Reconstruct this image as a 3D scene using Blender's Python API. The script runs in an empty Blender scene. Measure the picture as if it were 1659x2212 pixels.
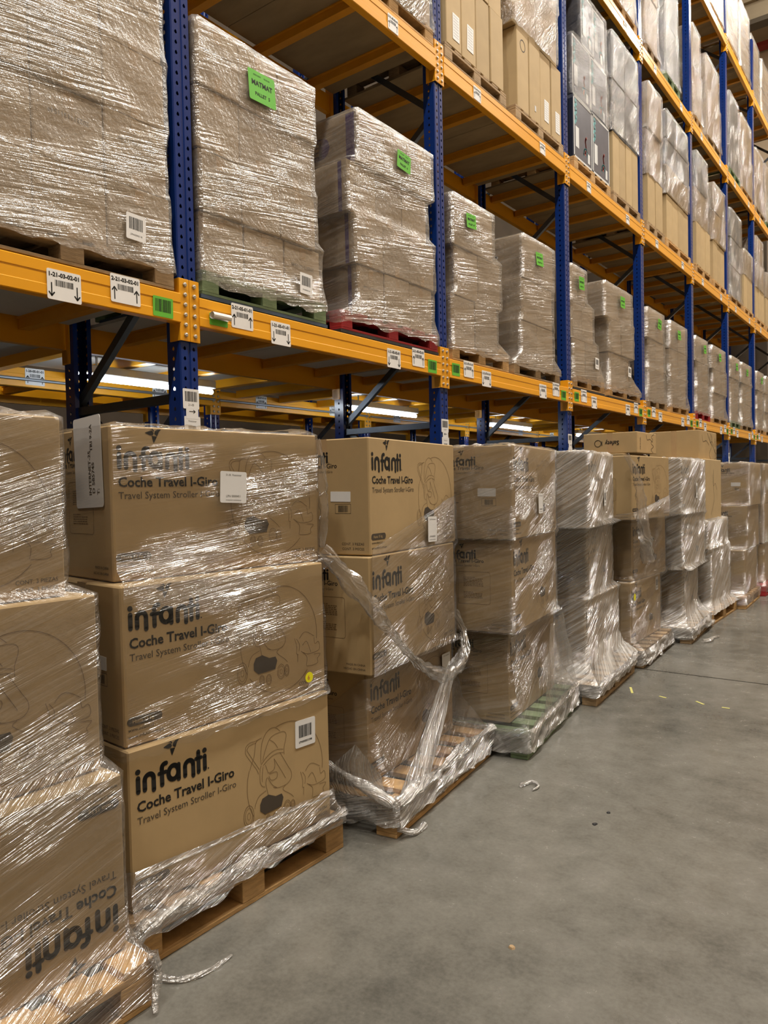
import bpy, bmesh, math, random
from mathutils import Vector, Matrix, noise
random.seed(7)
PI = math.pi
sc = bpy.context.scene
COL = sc.collection

# ------------------------------------------------------------------ camera
CAM_H = 1.5
yaw, pit, rol, FPX = 0.64066, -0.030175, -0.021273, 1606.08
fw = Vector((-math.sin(yaw) * math.cos(pit), math.cos(yaw) * math.cos(pit), math.sin(pit)))
r0 = Vector((math.cos(yaw), math.sin(yaw), 0.0))
u0 = r0.cross(fw)
rt = r0 * math.cos(rol) + u0 * math.sin(rol)
up = -r0 * math.sin(rol) + u0 * math.cos(rol)
cam = bpy.data.cameras.new('camera')
cam.sensor_fit = 'VERTICAL'
cam.sensor_height = 36.0
cam.lens = 36.0 * FPX / 2212.0
cam.clip_start = 0.05
cam.clip_end = 200
camo = bpy.data.objects.new('camera', cam)
M = Matrix((rt, up, -fw)).transposed().to_4x4()
M.translation = Vector((0, 0, CAM_H))
camo.matrix_world = M
COL.objects.link(camo)
sc.camera = camo

# ------------------------------------------------------------------ world, light, exposure
sc.view_settings.view_transform = 'Standard'
sc.view_settings.look = 'None'
sc.view_settings.exposure = 0.0
sc.view_settings.gamma = 1.0
sc.view_settings.use_curve_mapping = False
sc.cycles.use_denoising = True
sc.cycles.max_bounces = 5
sc.cycles.diffuse_bounces = 3
sc.cycles.glossy_bounces = 2
sc.cycles.transmission_bounces = 2
sc.cycles.transparent_max_bounces = 12
sc.cycles.use_adaptive_sampling = True
sc.cycles.adaptive_threshold = 0.05
sc.cycles.adaptive_min_samples = 16
sc.cycles.sample_clamp_indirect = 6.0
sc.cycles.caustics_reflective = False
sc.cycles.caustics_refractive = False
w = bpy.data.worlds.new('world')
w.use_nodes = True
w.node_tree.nodes['Background'].inputs[0].default_value = (0.9, 0.85, 0.78, 1)
w.node_tree.nodes['Background'].inputs[1].default_value = 0.02
sc.world = w
LAMP_X, LAMP_Z = 0.9, 15.4
LAMP_POWER = 700.0
LAMP_YS = [-6.0 + 4.2 * i for i in range(8)]

# ------------------------------------------------------------------ node helpers
def new_mat(name):
    m = bpy.data.materials.new(name)
    m.use_nodes = True
    nt = m.node_tree
    nt.nodes.clear()
    return m, nt, nt.nodes.new('ShaderNodeOutputMaterial')

def N(nt, t, **kw):
    n = nt.nodes.new(t)
    for k, v in kw.items():
        if k.startswith('i_'):
            n.inputs[k[2:]].default_value = v
        else:
            setattr(n, k, v)
    return n

def ramp(nt, fac, stops):
    r = nt.nodes.new('ShaderNodeValToRGB')
    el = r.color_ramp.elements
    while len(el) < len(stops):
        el.new(0.5)
    for e, (p, c) in zip(el, stops):
        e.position = p
        e.color = c if len(c) == 4 else (*c, 1)
    nt.links.new(fac, r.inputs[0])
    return r

def coords(nt, kind='Object', scale=(1, 1, 1), rot=(0, 0, 0)):
    tc = nt.nodes.new('ShaderNodeTexCoord')
    mp = nt.nodes.new('ShaderNodeMapping')
    mp.inputs['Scale'].default_value = scale
    mp.inputs['Rotation'].default_value = rot
    nt.links.new(tc.outputs[kind], mp.inputs[0])
    return mp.outputs[0]

def turned(nt, ang, scale):
    a = coords(nt, 'UV', (1, 1, 1), (0, 0, -ang))
    mp = nt.nodes.new('ShaderNodeMapping')
    mp.inputs['Scale'].default_value = scale
    nt.links.new(a, mp.inputs[0])
    return mp.outputs[0]

def noise_tex(nt, vec, scale, detail=3, rough=0.55):
    n = nt.nodes.new('ShaderNodeTexNoise')
    n.inputs['Scale'].default_value = scale
    n.inputs['Detail'].default_value = detail
    n.inputs['Roughness'].default_value = rough
    nt.links.new(vec, n.inputs['Vector'])
    return n.outputs[0]

def math_node(nt, op, a, b=None):
    n = nt.nodes.new('ShaderNodeMath')
    n.operation = op
    for i, x in enumerate((a, b)):
        if x is None:
            continue
        if isinstance(x, (int, float)):
            n.inputs[i].default_value = x
        else:
            nt.links.new(x, n.inputs[i])
    return n.outputs[0]

def principled(name, col, rough=0.5, metal=0.0, spec=0.5, var=0.0, nscale=8.0, nstretch=(1, 1, 1), bump=0.0, bscale=40.0, rand=0.0, coat=0.0, kind='Object'):
    m, nt, out = new_mat(name)
    p = nt.nodes.new('ShaderNodeBsdfPrincipled')
    p.inputs['Roughness'].default_value = rough
    p.inputs['Metallic'].default_value = metal
    p.inputs['Specular IOR Level'].default_value = spec
    p.inputs['Coat Weight'].default_value = coat
    nt.links.new(p.outputs[0], out.inputs[0])
    vec = coords(nt, kind, nstretch)
    if var > 0:
        n = noise_tex(nt, vec, nscale, 4)
        r = ramp(nt, n, [(0.25, tuple(c * (1 - var) for c in col)), (0.75, tuple(min(1, c * (1 + var)) for c in col))])
        src = r.outputs[0]
    else:
        rgb = nt.nodes.new('ShaderNodeRGB')
        rgb.outputs[0].default_value = (*col, 1)
        src = rgb.outputs[0]
    if rand > 0:
        oi = nt.nodes.new('ShaderNodeObjectInfo')
        hs = nt.nodes.new('ShaderNodeHueSaturation')
        v = math_node(nt, 'MULTIPLY_ADD', oi.outputs['Random'], 2 * rand)
        v.node.inputs[2].default_value = 1 - rand
        nt.links.new(v, hs.inputs['Value'])
        nt.links.new(src, hs.inputs['Color'])
        src = hs.outputs[0]
    nt.links.new(src, p.inputs['Base Color'])
    if bump > 0:
        b = nt.nodes.new('ShaderNodeBump')
        b.inputs['Strength'].default_value = bump
        b.inputs['Distance'].default_value = 0.004
        nt.links.new(noise_tex(nt, vec, bscale, 4), b.inputs['Height'])
        nt.links.new(b.outputs[0], p.inputs['Normal'])
    return m

def emit(name, col, strength):
    m, nt, out = new_mat(name)
    e = nt.nodes.new('ShaderNodeEmission')
    e.inputs[0].default_value = (*col, 1)
    e.inputs[1].default_value = strength
    nt.links.new(e.outputs[0], out.inputs[0])
    return m

def film_mat(name, haze=0.1, gloss=0.12, ang=0.12, streak=1.0, crinkle=0.35, rough=0.12, dens=70.0, tint=(0.96, 0.95, 0.94), spark=0.1, lo=0.4):
    """Clear stretch film: mostly see-through, stretched wrinkles as bump, a little white haze."""
    m, nt, out = new_mat(name)
    L = nt.links.new
    s1 = noise_tex(nt, turned(nt, ang, (1.6, dens, 1)), 1.0, 3, 0.6)
    s1r = math_node(nt, 'ABSOLUTE', math_node(nt, 'SUBTRACT', s1, 0.5))
    s1r = math_node(nt, 'MULTIPLY', s1r, -2.2)
    s2 = noise_tex(nt, turned(nt, ang * 1.5, (5.0, dens * 0.35, 1)), 1.0, 2, 0.5)
    c1 = noise_tex(nt, coords(nt, 'UV', (42, 30, 1), (0, 0, 0.5)), 1.0, 3, 0.6)
    reg = noise_tex(nt, turned(nt, ang, (1.7, 4.5, 1)), 1.0, 2, 0.5)
    mask = ramp(nt, reg, [(lo, (0.06,) * 3), (lo + 0.2, (1.0,) * 3)]).outputs[0]
    h = math_node(nt, 'ADD', math_node(nt, 'MULTIPLY', s1r, streak), math_node(nt, 'MULTIPLY', s2, streak * 0.8))
    h = math_node(nt, 'MULTIPLY', h, mask)
    h = math_node(nt, 'ADD', h, math_node(nt, 'MULTIPLY', c1, crinkle))
    def bump(dist, hh):
        b = nt.nodes.new('ShaderNodeBump')
        b.inputs['Strength'].default_value = 1.0
        b.inputs['Distance'].default_value = dist
        L(hh, b.inputs['Height'])
        return b.outputs[0]
    nrm = bump(0.034, h)
    g = nt.nodes.new('ShaderNodeBsdfGlossy')
    g.inputs['Roughness'].default_value = rough
    L(nrm, g.inputs['Normal'])
    g2 = nt.nodes.new('ShaderNodeBsdfGlossy')
    g2.inputs['Roughness'].default_value = 0.13
    L(nrm, g2.inputs['Normal'])
    t = nt.nodes.new('ShaderNodeBsdfTransparent')
    t.inputs[0].default_value = (*tint, 1)
    d = nt.nodes.new('ShaderNodeBsdfDiffuse')
    d.inputs[0].default_value = (0.84, 0.82, 0.79, 1)
    L(nrm, d.inputs['Normal'])
    hz = ramp(nt, s1, [(0.38, (haze * 0.45,) * 3), (0.72, (min(1, haze * 2.2),) * 3)]).outputs[0]
    mx1 = nt.nodes.new('ShaderNodeMixShader')
    L(hz, mx1.inputs[0]); L(t.outputs[0], mx1.inputs[1]); L(d.outputs[0], mx1.inputs[2])
    lw = nt.nodes.new('ShaderNodeLayerWeight')
    lw.inputs['Blend'].default_value = 0.2
    f = math_node(nt, 'MULTIPLY', lw.outputs['Fresnel'], 0.35)
    f = math_node(nt, 'ADD', f, gloss)
    f = math_node(nt, 'MINIMUM', f, 0.6)
    mx2 = nt.nodes.new('ShaderNodeMixShader')
    L(f, mx2.inputs[0]); L(mx1.outputs[0], mx2.inputs[1]); L(g.outputs[0], mx2.inputs[2])
    mx3 = nt.nodes.new('ShaderNodeMixShader')
    L(math_node(nt, 'MULTIPLY', mask, spark), mx3.inputs[0]); L(mx2.outputs[0], mx3.inputs[1]); L(g2.outputs[0], mx3.inputs[2])
    L(mx3.outputs[0], out.inputs[0])
    return m

def wood_mat(name, col, var=0.35, rand=0.18):
    return principled(name, col, rough=0.75, spec=0.25, var=var, nscale=5.0, nstretch=(3, 3, 14), bump=0.35, bscale=12, rand=rand)

MT = {}
MT['card'] = principled('kraft_cardboard', (0.415, 0.295, 0.15), rough=0.72, spec=0.25, var=0.07, nscale=6, bump=0.06, bscale=30, rand=0.08)
MT['card_grey'] = principled('weathered_cardboard', (0.40, 0.30, 0.185), rough=0.75, spec=0.25, var=0.08, nscale=6, bump=0.06, bscale=30, rand=0.12)
MT['card_yellow'] = principled('plain_tan_cardboard', (0.46, 0.34, 0.185), rough=0.72, spec=0.25, var=0.06, nscale=6, bump=0.05, bscale=30, rand=0.08)
MT['navy'] = principled('navy_printed_cardboard', (0.012, 0.016, 0.032), rough=0.4, spec=0.4)
MT['slate'] = principled('slate_printed_cardboard', (0.075, 0.08, 0.11), rough=0.4, spec=0.4, var=0.1)
MT['darkbox'] = principled('dark_grey_cardboard', (0.16, 0.165, 0.175), rough=0.5, spec=0.4, var=0.15, rand=0.25)
MT['tape'] = principled('packing_tape', (0.44, 0.3, 0.16), rough=0.22, spec=0.5, var=0.05)
MT['ink'] = principled('black_ink', (0.018, 0.017, 0.016), rough=0.6, spec=0.2)
MT['inkgrey'] = principled('soft_black_ink', (0.075, 0.06, 0.045), rough=0.65, spec=0.2)
MT['inkline'] = principled('brown_line_ink', (0.17, 0.105, 0.05), rough=0.65, spec=0.2)
MT['inkfaint'] = principled('faint_line_ink', (0.22, 0.14, 0.07), rough=0.65, spec=0.2)
MT['purple'] = principled('purple_ink', (0.075, 0.04, 0.16), rough=0.55, spec=0.3)
MT['paper'] = principled('white_label_paper', (0.78, 0.78, 0.78), rough=0.55, spec=0.3, var=0.03)
MT['paper_shade'] = principled('grey_smudge_print', (0.55, 0.56, 0.58), rough=0.6, spec=0.3)
MT['green'] = principled('green_label_paper', (0.13, 0.48, 0.045), rough=0.55, spec=0.3, var=0.06)
MT['tape_yellow'] = principled('pale_yellow_tape', (0.5, 0.47, 0.14), rough=0.6)
MT['yellow'] = principled('yellow_sticker', (0.85, 0.8, 0.02), rough=0.5, spec=0.3)
MT['teal'] = principled('teal_print', (0.08, 0.3, 0.33), rough=0.5)
MT['redprint'] = principled('red_print', (0.5, 0.08, 0.06), rough=0.5)
MT['whiteprint'] = principled('white_print', (0.65, 0.68, 0.7), rough=0.5)
MT['blue'] = principled('blue_rack_paint', (0.005, 0.028, 0.17), rough=0.17, spec=0.45, var=0.08, nscale=3, bump=0.05, bscale=14)
MT['orange'] = principled('orange_beam_paint', (0.80, 0.36, 0.012), rough=0.3, spec=0.5, var=0.05, nscale=4, nstretch=(1, .3, 3), bump=0.05, bscale=10)
MT['bar'] = principled('orange_support_bar_paint', (0.62, 0.27, 0.015), rough=0.4, spec=0.4, var=0.08)
MT['brace'] = principled('dark_galvanised_steel', (0.09, 0.1, 0.115), rough=0.35, metal=0.7, var=0.15)
MT['rail'] = principled('pale_galvanised_steel', (0.42, 0.46, 0.52), rough=0.3, metal=0.8)
MT['bolt'] = principled('zinc_bolt', (0.5, 0.48, 0.44), rough=0.35, metal=0.85)
MT['ply'] = principled('plywood_deck_board', (0.29, 0.215, 0.12), rough=0.75, spec=0.2, var=0.25, nscale=2.2, nstretch=(1, 2.5, 1), bump=0.05, rand=0.1)
MT['whiteboard'] = principled('pale_deck_board', (0.5, 0.48, 0.45), rough=0.6, spec=0.3, var=0.1, nscale=3)
MT['wood'] = wood_mat('pallet_wood', (0.47, 0.29, 0.125))
MT['wood_old'] = wood_mat('old_pallet_wood', (0.34, 0.235, 0.13))
MT['wood_green'] = wood_mat('green_painted_pallet_wood', (0.17, 0.235, 0.13), var=0.25)
MT['wood_red'] = wood_mat('red_painted_pallet_wood', (0.38, 0.03, 0.035), var=0.2)
MT['wood_grey'] = wood_mat('grey_plastic_pallet', (0.16, 0.17, 0.18), var=0.15)
MT['slip_blue'] = principled('dark_blue_slip_board', (0.035, 0.06, 0.1), rough=0.5, var=0.15)
MT['slip_black'] = principled('black_slip_board', (0.02, 0.02, 0.022), rough=0.5, var=0.15)
MT['film_clear'] = film_mat('stretch_film_clear', haze=0.010, gloss=0.025, ang=0.13, streak=1.0, crinkle=0.09, rough=0.2, dens=62, spark=0.34, lo=0.47)
MT['film_mid'] = film_mat('stretch_film_several_layers', haze=0.05, gloss=0.05, ang=0.3, streak=1.0, crinkle=0.13, rough=0.22, dens=56, spark=0.3, lo=0.42)
MT['film_milky'] = film_mat('stretch_film_milky', haze=0.3, gloss=0.08, ang=0.55, streak=1.0, crinkle=0.16, rough=0.25, dens=48, spark=0.32)
MT['film_rack'] = film_mat('stretch_film_on_rack_loads', haze=0.09, gloss=0.13, ang=0.15, streak=0.35, crinkle=0.2, rough=0.3, dens=30, spark=0.24)
MT['film_silver'] = film_mat('stretch_film_bright_layers', haze=0.06, gloss=0.06, ang=0.8, streak=1.1, crinkle=0.75, rough=0.2, dens=22, spark=0.42, lo=0.40)
MT['film_rope'] = film_mat('bunched_stretch_film', haze=0.28, gloss=0.14, ang=0.3, streak=1.2, crinkle=0.8, rough=0.2, dens=60, spark=0.4)
MT['film_white'] = film_mat('stretch_film_many_layers', haze=0.42, gloss=0.1, ang=0.3, streak=1.2, crinkle=0.35, rough=0.2, dens=60, spark=0.36, lo=0.36)
MT['lamp_body'] = principled('lamp_housing', (0.6, 0.6, 0.6), rough=0.4)
MT['tube'] = emit('cool_white_tube', (0.82, 0.92, 1.0), 42.0)
MT['lamp_face'] = emit('high_bay_panel', (1.0, 0.93, 0.82), 30.0)

def concrete():
    m, nt, out = new_mat('polished_concrete')
    p = nt.nodes.new('ShaderNodeBsdfPrincipled')
    nt.links.new(p.outputs[0], out.inputs[0])
    v = coords(nt, 'Object')
    a = noise_tex(nt, v, 0.9, 5, 0.6)
    b = noise_tex(nt, v, 6.5, 6, 0.7)
    c = noise_tex(nt, v, 60, 3, 0.6)
    s = math_node(nt, 'ADD', math_node(nt, 'MULTIPLY', a, 0.5), math_node(nt, 'MULTIPLY', b, 0.34))
    s = math_node(nt, 'ADD', s, math_node(nt, 'MULTIPLY', c, 0.16))
    st = ramp(nt, noise_tex(nt, v, 0.55, 2, 0.4), [(0.50, (0.0,) * 3), (0.56, (0.035,) * 3)]).outputs[0]
    s = math_node(nt, 'SUBTRACT', s, st)
    vo = nt.nodes.new('ShaderNodeTexVoronoi')
    vo.feature = 'DISTANCE_TO_EDGE'
    vo.inputs['Scale'].default_value = 0.45
    wv = nt.nodes.new('ShaderNodeVectorMath')
    wv.operation = 'ADD'
    nz_ = nt.nodes.new('ShaderNodeTexNoise')
    nz_.inputs['Scale'].default_value = 3.0
    nt.links.new(v, nz_.inputs['Vector'])
    nt.links.new(v, wv.inputs[0])
    sc_ = nt.nodes.new('ShaderNodeVectorMath')
    sc_.operation = 'SCALE'
    sc_.inputs['Scale'].default_value = 0.35
    nt.links.new(nz_.outputs[1], sc_.inputs[0])
    nt.links.new(sc_.outputs[0], wv.inputs[1])
    nt.links.new(wv.outputs[0], vo.inputs['Vector'])
    ck = ramp(nt, vo.outputs['Distance'], [(0.0, (0.022,) * 3), (0.005, (0.0,) * 3)]).outputs[0]
    s = math_node(nt, 'SUBTRACT', s, ck)
    r = ramp(nt, s, [(0.34, (0.08, 0.077, 0.067)), (0.48, (0.142, 0.135, 0.117)), (0.64, (0.20, 0.191, 0.168))])
    nt.links.new(r.outputs[0], p.inputs['Base Color'])
    rr = ramp(nt, b, [(0.3, (0.13,) * 3), (0.7, (0.3,) * 3)])
    nt.links.new(rr.outputs[0], p.inputs['Roughness'])
    p.inputs['Specular IOR Level'].default_value = 0.5
    bm = nt.nodes.new('ShaderNodeBump')
    bm.inputs['Strength'].default_value = 0.05
    bm.inputs['Distance'].default_value = 0.003
    nt.links.new(a, bm.inputs['Height'])
    nt.links.new(bm.outputs[0], p.inputs['Normal'])
    return m
MT['concrete'] = concrete()
MT['joint'] = principled('joint_filler', (0.03, 0.03, 0.03), rough=0.8)
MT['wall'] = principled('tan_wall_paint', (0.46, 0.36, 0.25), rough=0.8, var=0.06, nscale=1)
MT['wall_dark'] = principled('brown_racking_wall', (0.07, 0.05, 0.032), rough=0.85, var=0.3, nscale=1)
MT['roof'] = principled('beige_roof_steel', (0.40, 0.34, 0.25), rough=0.7, var=0.05, nscale=1)
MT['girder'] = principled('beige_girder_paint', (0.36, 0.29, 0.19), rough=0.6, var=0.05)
MT['girder_shaded'] = principled('beige_girder_paint_shaded', (0.09, 0.07, 0.045), rough=0.7)  # beige girder paint darkened: underside shade put into the colour
MT['girder_red'] = principled('red_girder_paint', (0.3, 0.03, 0.025), rough=0.6)

# ------------------------------------------------------------------ mesh helpers
class MB:
    def __init__(s):
        s.v, s.f, s.uv = [], [], {}
    def quad(s, a, b, c, d):
        n = len(s.v); s.v += [a, b, c, d]; s.f.append((n, n + 1, n + 2, n + 3)); return s
    def poly(s, pts):
        n = len(s.v); s.v += list(pts); s.f.append(tuple(range(n, n + len(pts)))); return s
    def box(s, x0, x1, y0, y1, z0, z1):
        n = len(s.v)
        s.v += [(x, y, z) for x in (x0, x1) for y in (y0, y1) for z in (z0, z1)]
        for q in ((0, 1, 3, 2), (4, 6, 7, 5), (0, 4, 5, 1), (2, 3, 7, 6), (0, 2, 6, 4), (1, 5, 7, 3)):
            s.f.append(tuple(n + i for i in q))
        return s
    def cbox(s, x0, x1, y0, y1, z0, z1, c=0.004):
        """box with chamfered edges"""
        n0 = len(s.v)
        xs, ys, zs = (x0, x1), (y0, y1), (z0, z1)
        idx = {}
        for i in (0, 1):
            for j in (0, 1):
                for k in (0, 1):
                    sx, sy, sz = (1 - 2 * i) * c, (1 - 2 * j) * c, (1 - 2 * k) * c
                    for a, p in (('x', (xs[i], ys[j] + sy, zs[k] + sz)), ('y', (xs[i] + sx, ys[j], zs[k] + sz)), ('z', (xs[i] + sx, ys[j] + sy, zs[k]))):
                        idx[(i, j, k, a)] = len(s.v); s.v.append(p)
        I = lambda i, j, k, a: idx[(i, j, k, a)]
        F = s.f
        for t in (0, 1):
            q = [I(t, 0, 0, 'x'), I(t, 1, 0, 'x'), I(t, 1, 1, 'x'), I(t, 0, 1, 'x')]; F.append(tuple(q if t else q[::-1]))
            q = [I(0, t, 0, 'y'), I(1, t, 0, 'y'), I(1, t, 1, 'y'), I(0, t, 1, 'y')]; F.append(tuple(q[::-1] if t else q))
            q = [I(0, 0, t, 'z'), I(1, 0, t, 'z'), I(1, 1, t, 'z'), I(0, 1, t, 'z')]; F.append(tuple(q if t else q[::-1]))
            for q_ in (0, 1):
                F.append((I(t, q_, 0, 'x'), I(t, q_, 1, 'x'), I(t, q_, 1, 'y'), I(t, q_, 0, 'y')))
                F.append((I(t, 0, q_, 'x'), I(t, 1, q_, 'x'), I(t, 1, q_, 'z'), I(t, 0, q_, 'z')))
                F.append((I(0, t, q_, 'y'), I(1, t, q_, 'y'), I(1, t, q_, 'z'), I(0, t, q_, 'z')))
                for k in (0, 1):
                    F.append((I(t, q_, k, 'x'), I(t, q_, k, 'y'), I(t, q_, k, 'z')))
        return s
    def bar(s, a, b, w, h):
        """square bar from a to b"""
        a, b = Vector(a), Vector(b)
        d = (b - a).normalized()
        u = d.cross(Vector((0, 0, 1)))
        if u.length < 1e-3:
            u = Vector((1, 0, 0))
        u.normalize(); v = u.cross(d)
        n = len(s.v)
        for p in (a, b):
            for i, j in ((-1, -1), (1, -1), (1, 1), (-1, 1)):
                s.v.append(tuple(p + u * (i * w / 2) + v * (j * h / 2)))
        for i in range(4):
            s.f.append((n + i, n + (i + 1) % 4, n + 4 + (i + 1) % 4, n + 4 + i))
        s.f += [(n + 3, n + 2, n + 1, n), (n + 4, n + 5, n + 6, n + 7)]
        return s
    def disc(s, cx, cz, r, n=12, y=0.0, rz=None):
        rz = rz or r
        s.poly([(cx + r * math.cos(2 * PI * i / n), y, cz + rz * math.sin(2 * PI * i / n)) for i in range(n)])
        return s
    def stroke(s, pts, w, caps=True, y=0.0):
        """flat ribbon in the XZ plane (facing -y)"""
        h = w / 2
        for (x0, z0), (x1, z1) in zip(pts, pts[1:]):
            l = math.hypot(x1 - x0, z1 - z0)
            if l < 1e-6:
                continue
            nx, nz = -(z1 - z0) / l * h, (x1 - x0) / l * h
            s.quad((x0 - nx, y, z0 - nz), (x1 - nx, y, z1 - nz), (x1 + nx, y, z1 + nz), (x0 + nx, y, z0 + nz))
        if caps:
            for x, z in pts:
                s.disc(x, z, h, 10, y)
        return s
    def mesh(s, name, mats, smooth=False):
        me = bpy.data.meshes.new(name)
        me.from_pydata([tuple(p) for p in s.v], [], s.f)
        for m in (mats if isinstance(mats, (list, tuple)) else [mats]):
            me.materials.append(m)
        if smooth:
            me.polygons.foreach_set('use_smooth', [True] * len(me.polygons))
        me.update()
        return me

def arc(cx, cz, r, a0, a1, n=8, rz=None):
    rz = rz or r
    return [(cx + r * math.cos(math.radians(a0 + (a1 - a0) * i / n)), cz + rz * math.sin(math.radians(a0 + (a1 - a0) * i / n))) for i in range(n + 1)]

def link(name, data, parent=None, loc=(0, 0, 0), rot=(0, 0, 0), scale=None):
    o = bpy.data.objects.new(name, data)
    COL.objects.link(o)
    o.parent = parent
    o.location = loc
    o.rotation_euler = rot
    if scale:
        o.scale = scale
    return o

def tag(o, label, cat, group=None, kind=None):
    if label:
        o['label'] = label
    if cat:
        o['category'] = cat
    if group:
        o['group'] = group
    if kind:
        o['kind'] = kind
    return o

def thing(name, label, cat, loc=(0, 0, 0), rot=(0, 0, 0), group=None, data=None):
    return tag(link(name, data, None, loc, rot), label, cat, group)

_txt = {}
def text_mesh(s, size, mat, align='LEFT', bold=0.0, xscale=1.0):
    """lettering as a flat mesh in the XZ plane facing -y, baseline on z = 0"""
    k = (s, size, mat.name, align, bold, xscale)
    if k in _txt:
        return _txt[k]
    cu = bpy.data.curves.new('lettering', 'FONT')
    cu.body = s
    cu.size = size
    cu.align_x = align
    cu.resolution_u = 2
    cu.offset = bold
    o = bpy.data.objects.new('lettering_source', cu)
    me0 = o.to_mesh()
    vs = [(v.co.x * xscale, 0.0, v.co.y) for v in me0.vertices]
    fs = [tuple(p.vertices) for p in me0.polygons]
    o.to_mesh_clear()
    bpy.data.objects.remove(o)
    bpy.data.curves.remove(cu)
    me = bpy.data.meshes.new('lettering')
    me.from_pydata(vs, [], fs)
    me.materials.append(mat)
    _txt[k] = me
    return me

_cache = {}
def cached(key, fn):
    if key not in _cache:
        _cache[key] = fn()
    return _cache[key]

def barcode_mesh(wd, ht, n=26, seed=1, mat=None):
    def f():
        r = random.Random(seed)
        b = MB(); x = -wd / 2
        while x < wd / 2 - 0.001:
            t = r.choice((1, 1, 2, 3)) * wd / (n * 3.2)
            t = min(t, wd / 2 - x)
            b.quad((x, 0, -ht / 2), (x + t, 0, -ht / 2), (x + t, 0, ht / 2), (x, 0, ht / 2))
            x += t + r.choice((1, 1, 2)) * wd / (n * 3.2)
        return b.mesh('barcode', mat or MT['ink'])
    return cached(('bc', wd, ht, n, seed, (mat or MT['ink']).name), f)

def card_mesh(wd, ht, mat, t=0.0012):
    """thin sheet of paper in the XZ plane, rounded corners, centred"""
    def f():
        r = min(wd, ht) * 0.06
        pts = arc(wd / 2 - r, ht / 2 - r, r, 0, 90, 3) + arc(-wd / 2 + r, ht / 2 - r, r, 90, 180, 3) + arc(-wd / 2 + r, -ht / 2 + r, r, 180, 270, 3) + arc(wd / 2 - r, -ht / 2 + r, r, 270, 360, 3)
        b = MB()
        n = len(pts)
        b.v = [(x, -t, z) for x, z in pts] + [(x, 0, z) for x, z in pts]
        b.f = [tuple(range(n)), tuple(range(2 * n - 1, n - 1, -1))] + [(i, i + n, (i + 1) % n + n, (i + 1) % n) for i in range(n)]
        return b.mesh('paper_sheet', mat)
    return cached(('card', wd, ht, mat.name, t), f)

def arrow_mesh(down=True, s=0.03):
    def f():
        b = MB(); d = -1 if down else 1
        b.stroke([(0, -s * d), (0, s * .8 * d)], s * .2)
        b.stroke([(-s * .42, s * .45 * d), (0, s * d), (s * .42, s * .45 * d)], s * .22)
        return b.mesh('arrow', MT['ink'])
    return cached(('arrow', down, s), f)

# ------------------------------------------------------------------ the setting
Y0, Y1 = -7.0, 27.0
fl = tag(link('floor', MB().box(-9.5, 4.5, Y0, Y1, -0.2, -0.03).mesh('floor', MT['joint'])), None, None, kind='structure')
for a, b in ((Y0, 6.035), (6.055, 12.05), (12.07, Y1)):
    link('concrete_slab', MB().box(-9.5, 4.5, a, b, -0.03, 0.0).mesh('concrete_slab', MT['concrete']), fl)
ROOF = 20.0
tag(link('wall_end', MB().box(-9.5, 4.5, Y1, Y1 + 0.2, 0, ROOF).mesh('wall_end', MT['wall'])), None, None, kind='structure')
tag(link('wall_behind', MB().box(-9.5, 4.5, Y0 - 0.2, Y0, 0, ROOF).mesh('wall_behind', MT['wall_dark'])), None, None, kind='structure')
tag(link('wall_right', MB().box(4.5, 4.7, Y0, Y1, 0, ROOF).mesh('wall_right', MT['wall'])), None, None, kind='structure')
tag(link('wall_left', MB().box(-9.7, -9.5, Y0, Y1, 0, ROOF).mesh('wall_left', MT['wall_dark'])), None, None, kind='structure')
ce = tag(link('ceiling', MB().box(-9.7, 4.7, Y0 - 0.2, Y1 + 0.2, ROOF, ROOF + 0.2).mesh('ceiling', MT['roof'])), None, None, kind='structure')
for k in range(16):
    y = Y0 + 1.2 + k * 2.15
    link('purlin', MB().box(-9.5, 4.5, y - 0.06, y + 0.06, ROOF - 0.25, ROOF).mesh('purlin', MT['roof']), ce)
tag(link('dark_backdrop', MB().box(-9.5, -3.4, 20.6, 20.75, 0, 7.5).mesh('dark_backdrop', MT['wall_dark'])), None, None, kind='structure')  # added dark panel standing in for the unlit racks farther back
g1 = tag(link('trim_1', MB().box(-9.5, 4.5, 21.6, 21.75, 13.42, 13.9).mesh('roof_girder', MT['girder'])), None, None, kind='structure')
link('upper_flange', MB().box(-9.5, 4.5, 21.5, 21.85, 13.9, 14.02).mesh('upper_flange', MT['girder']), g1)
link('lower_flange', MB().box(-9.5, 4.5, 21.5, 21.85, 13.3, 13.42).mesh('lower_flange', MT['girder_shaded']), g1)
tag(link('trim_2', MB().box(-9.5, 4.5, 26.6, 26.9, 15.3, 15.45).mesh('red_band', MT['girder_red'])), None, None, kind='structure')

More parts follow.
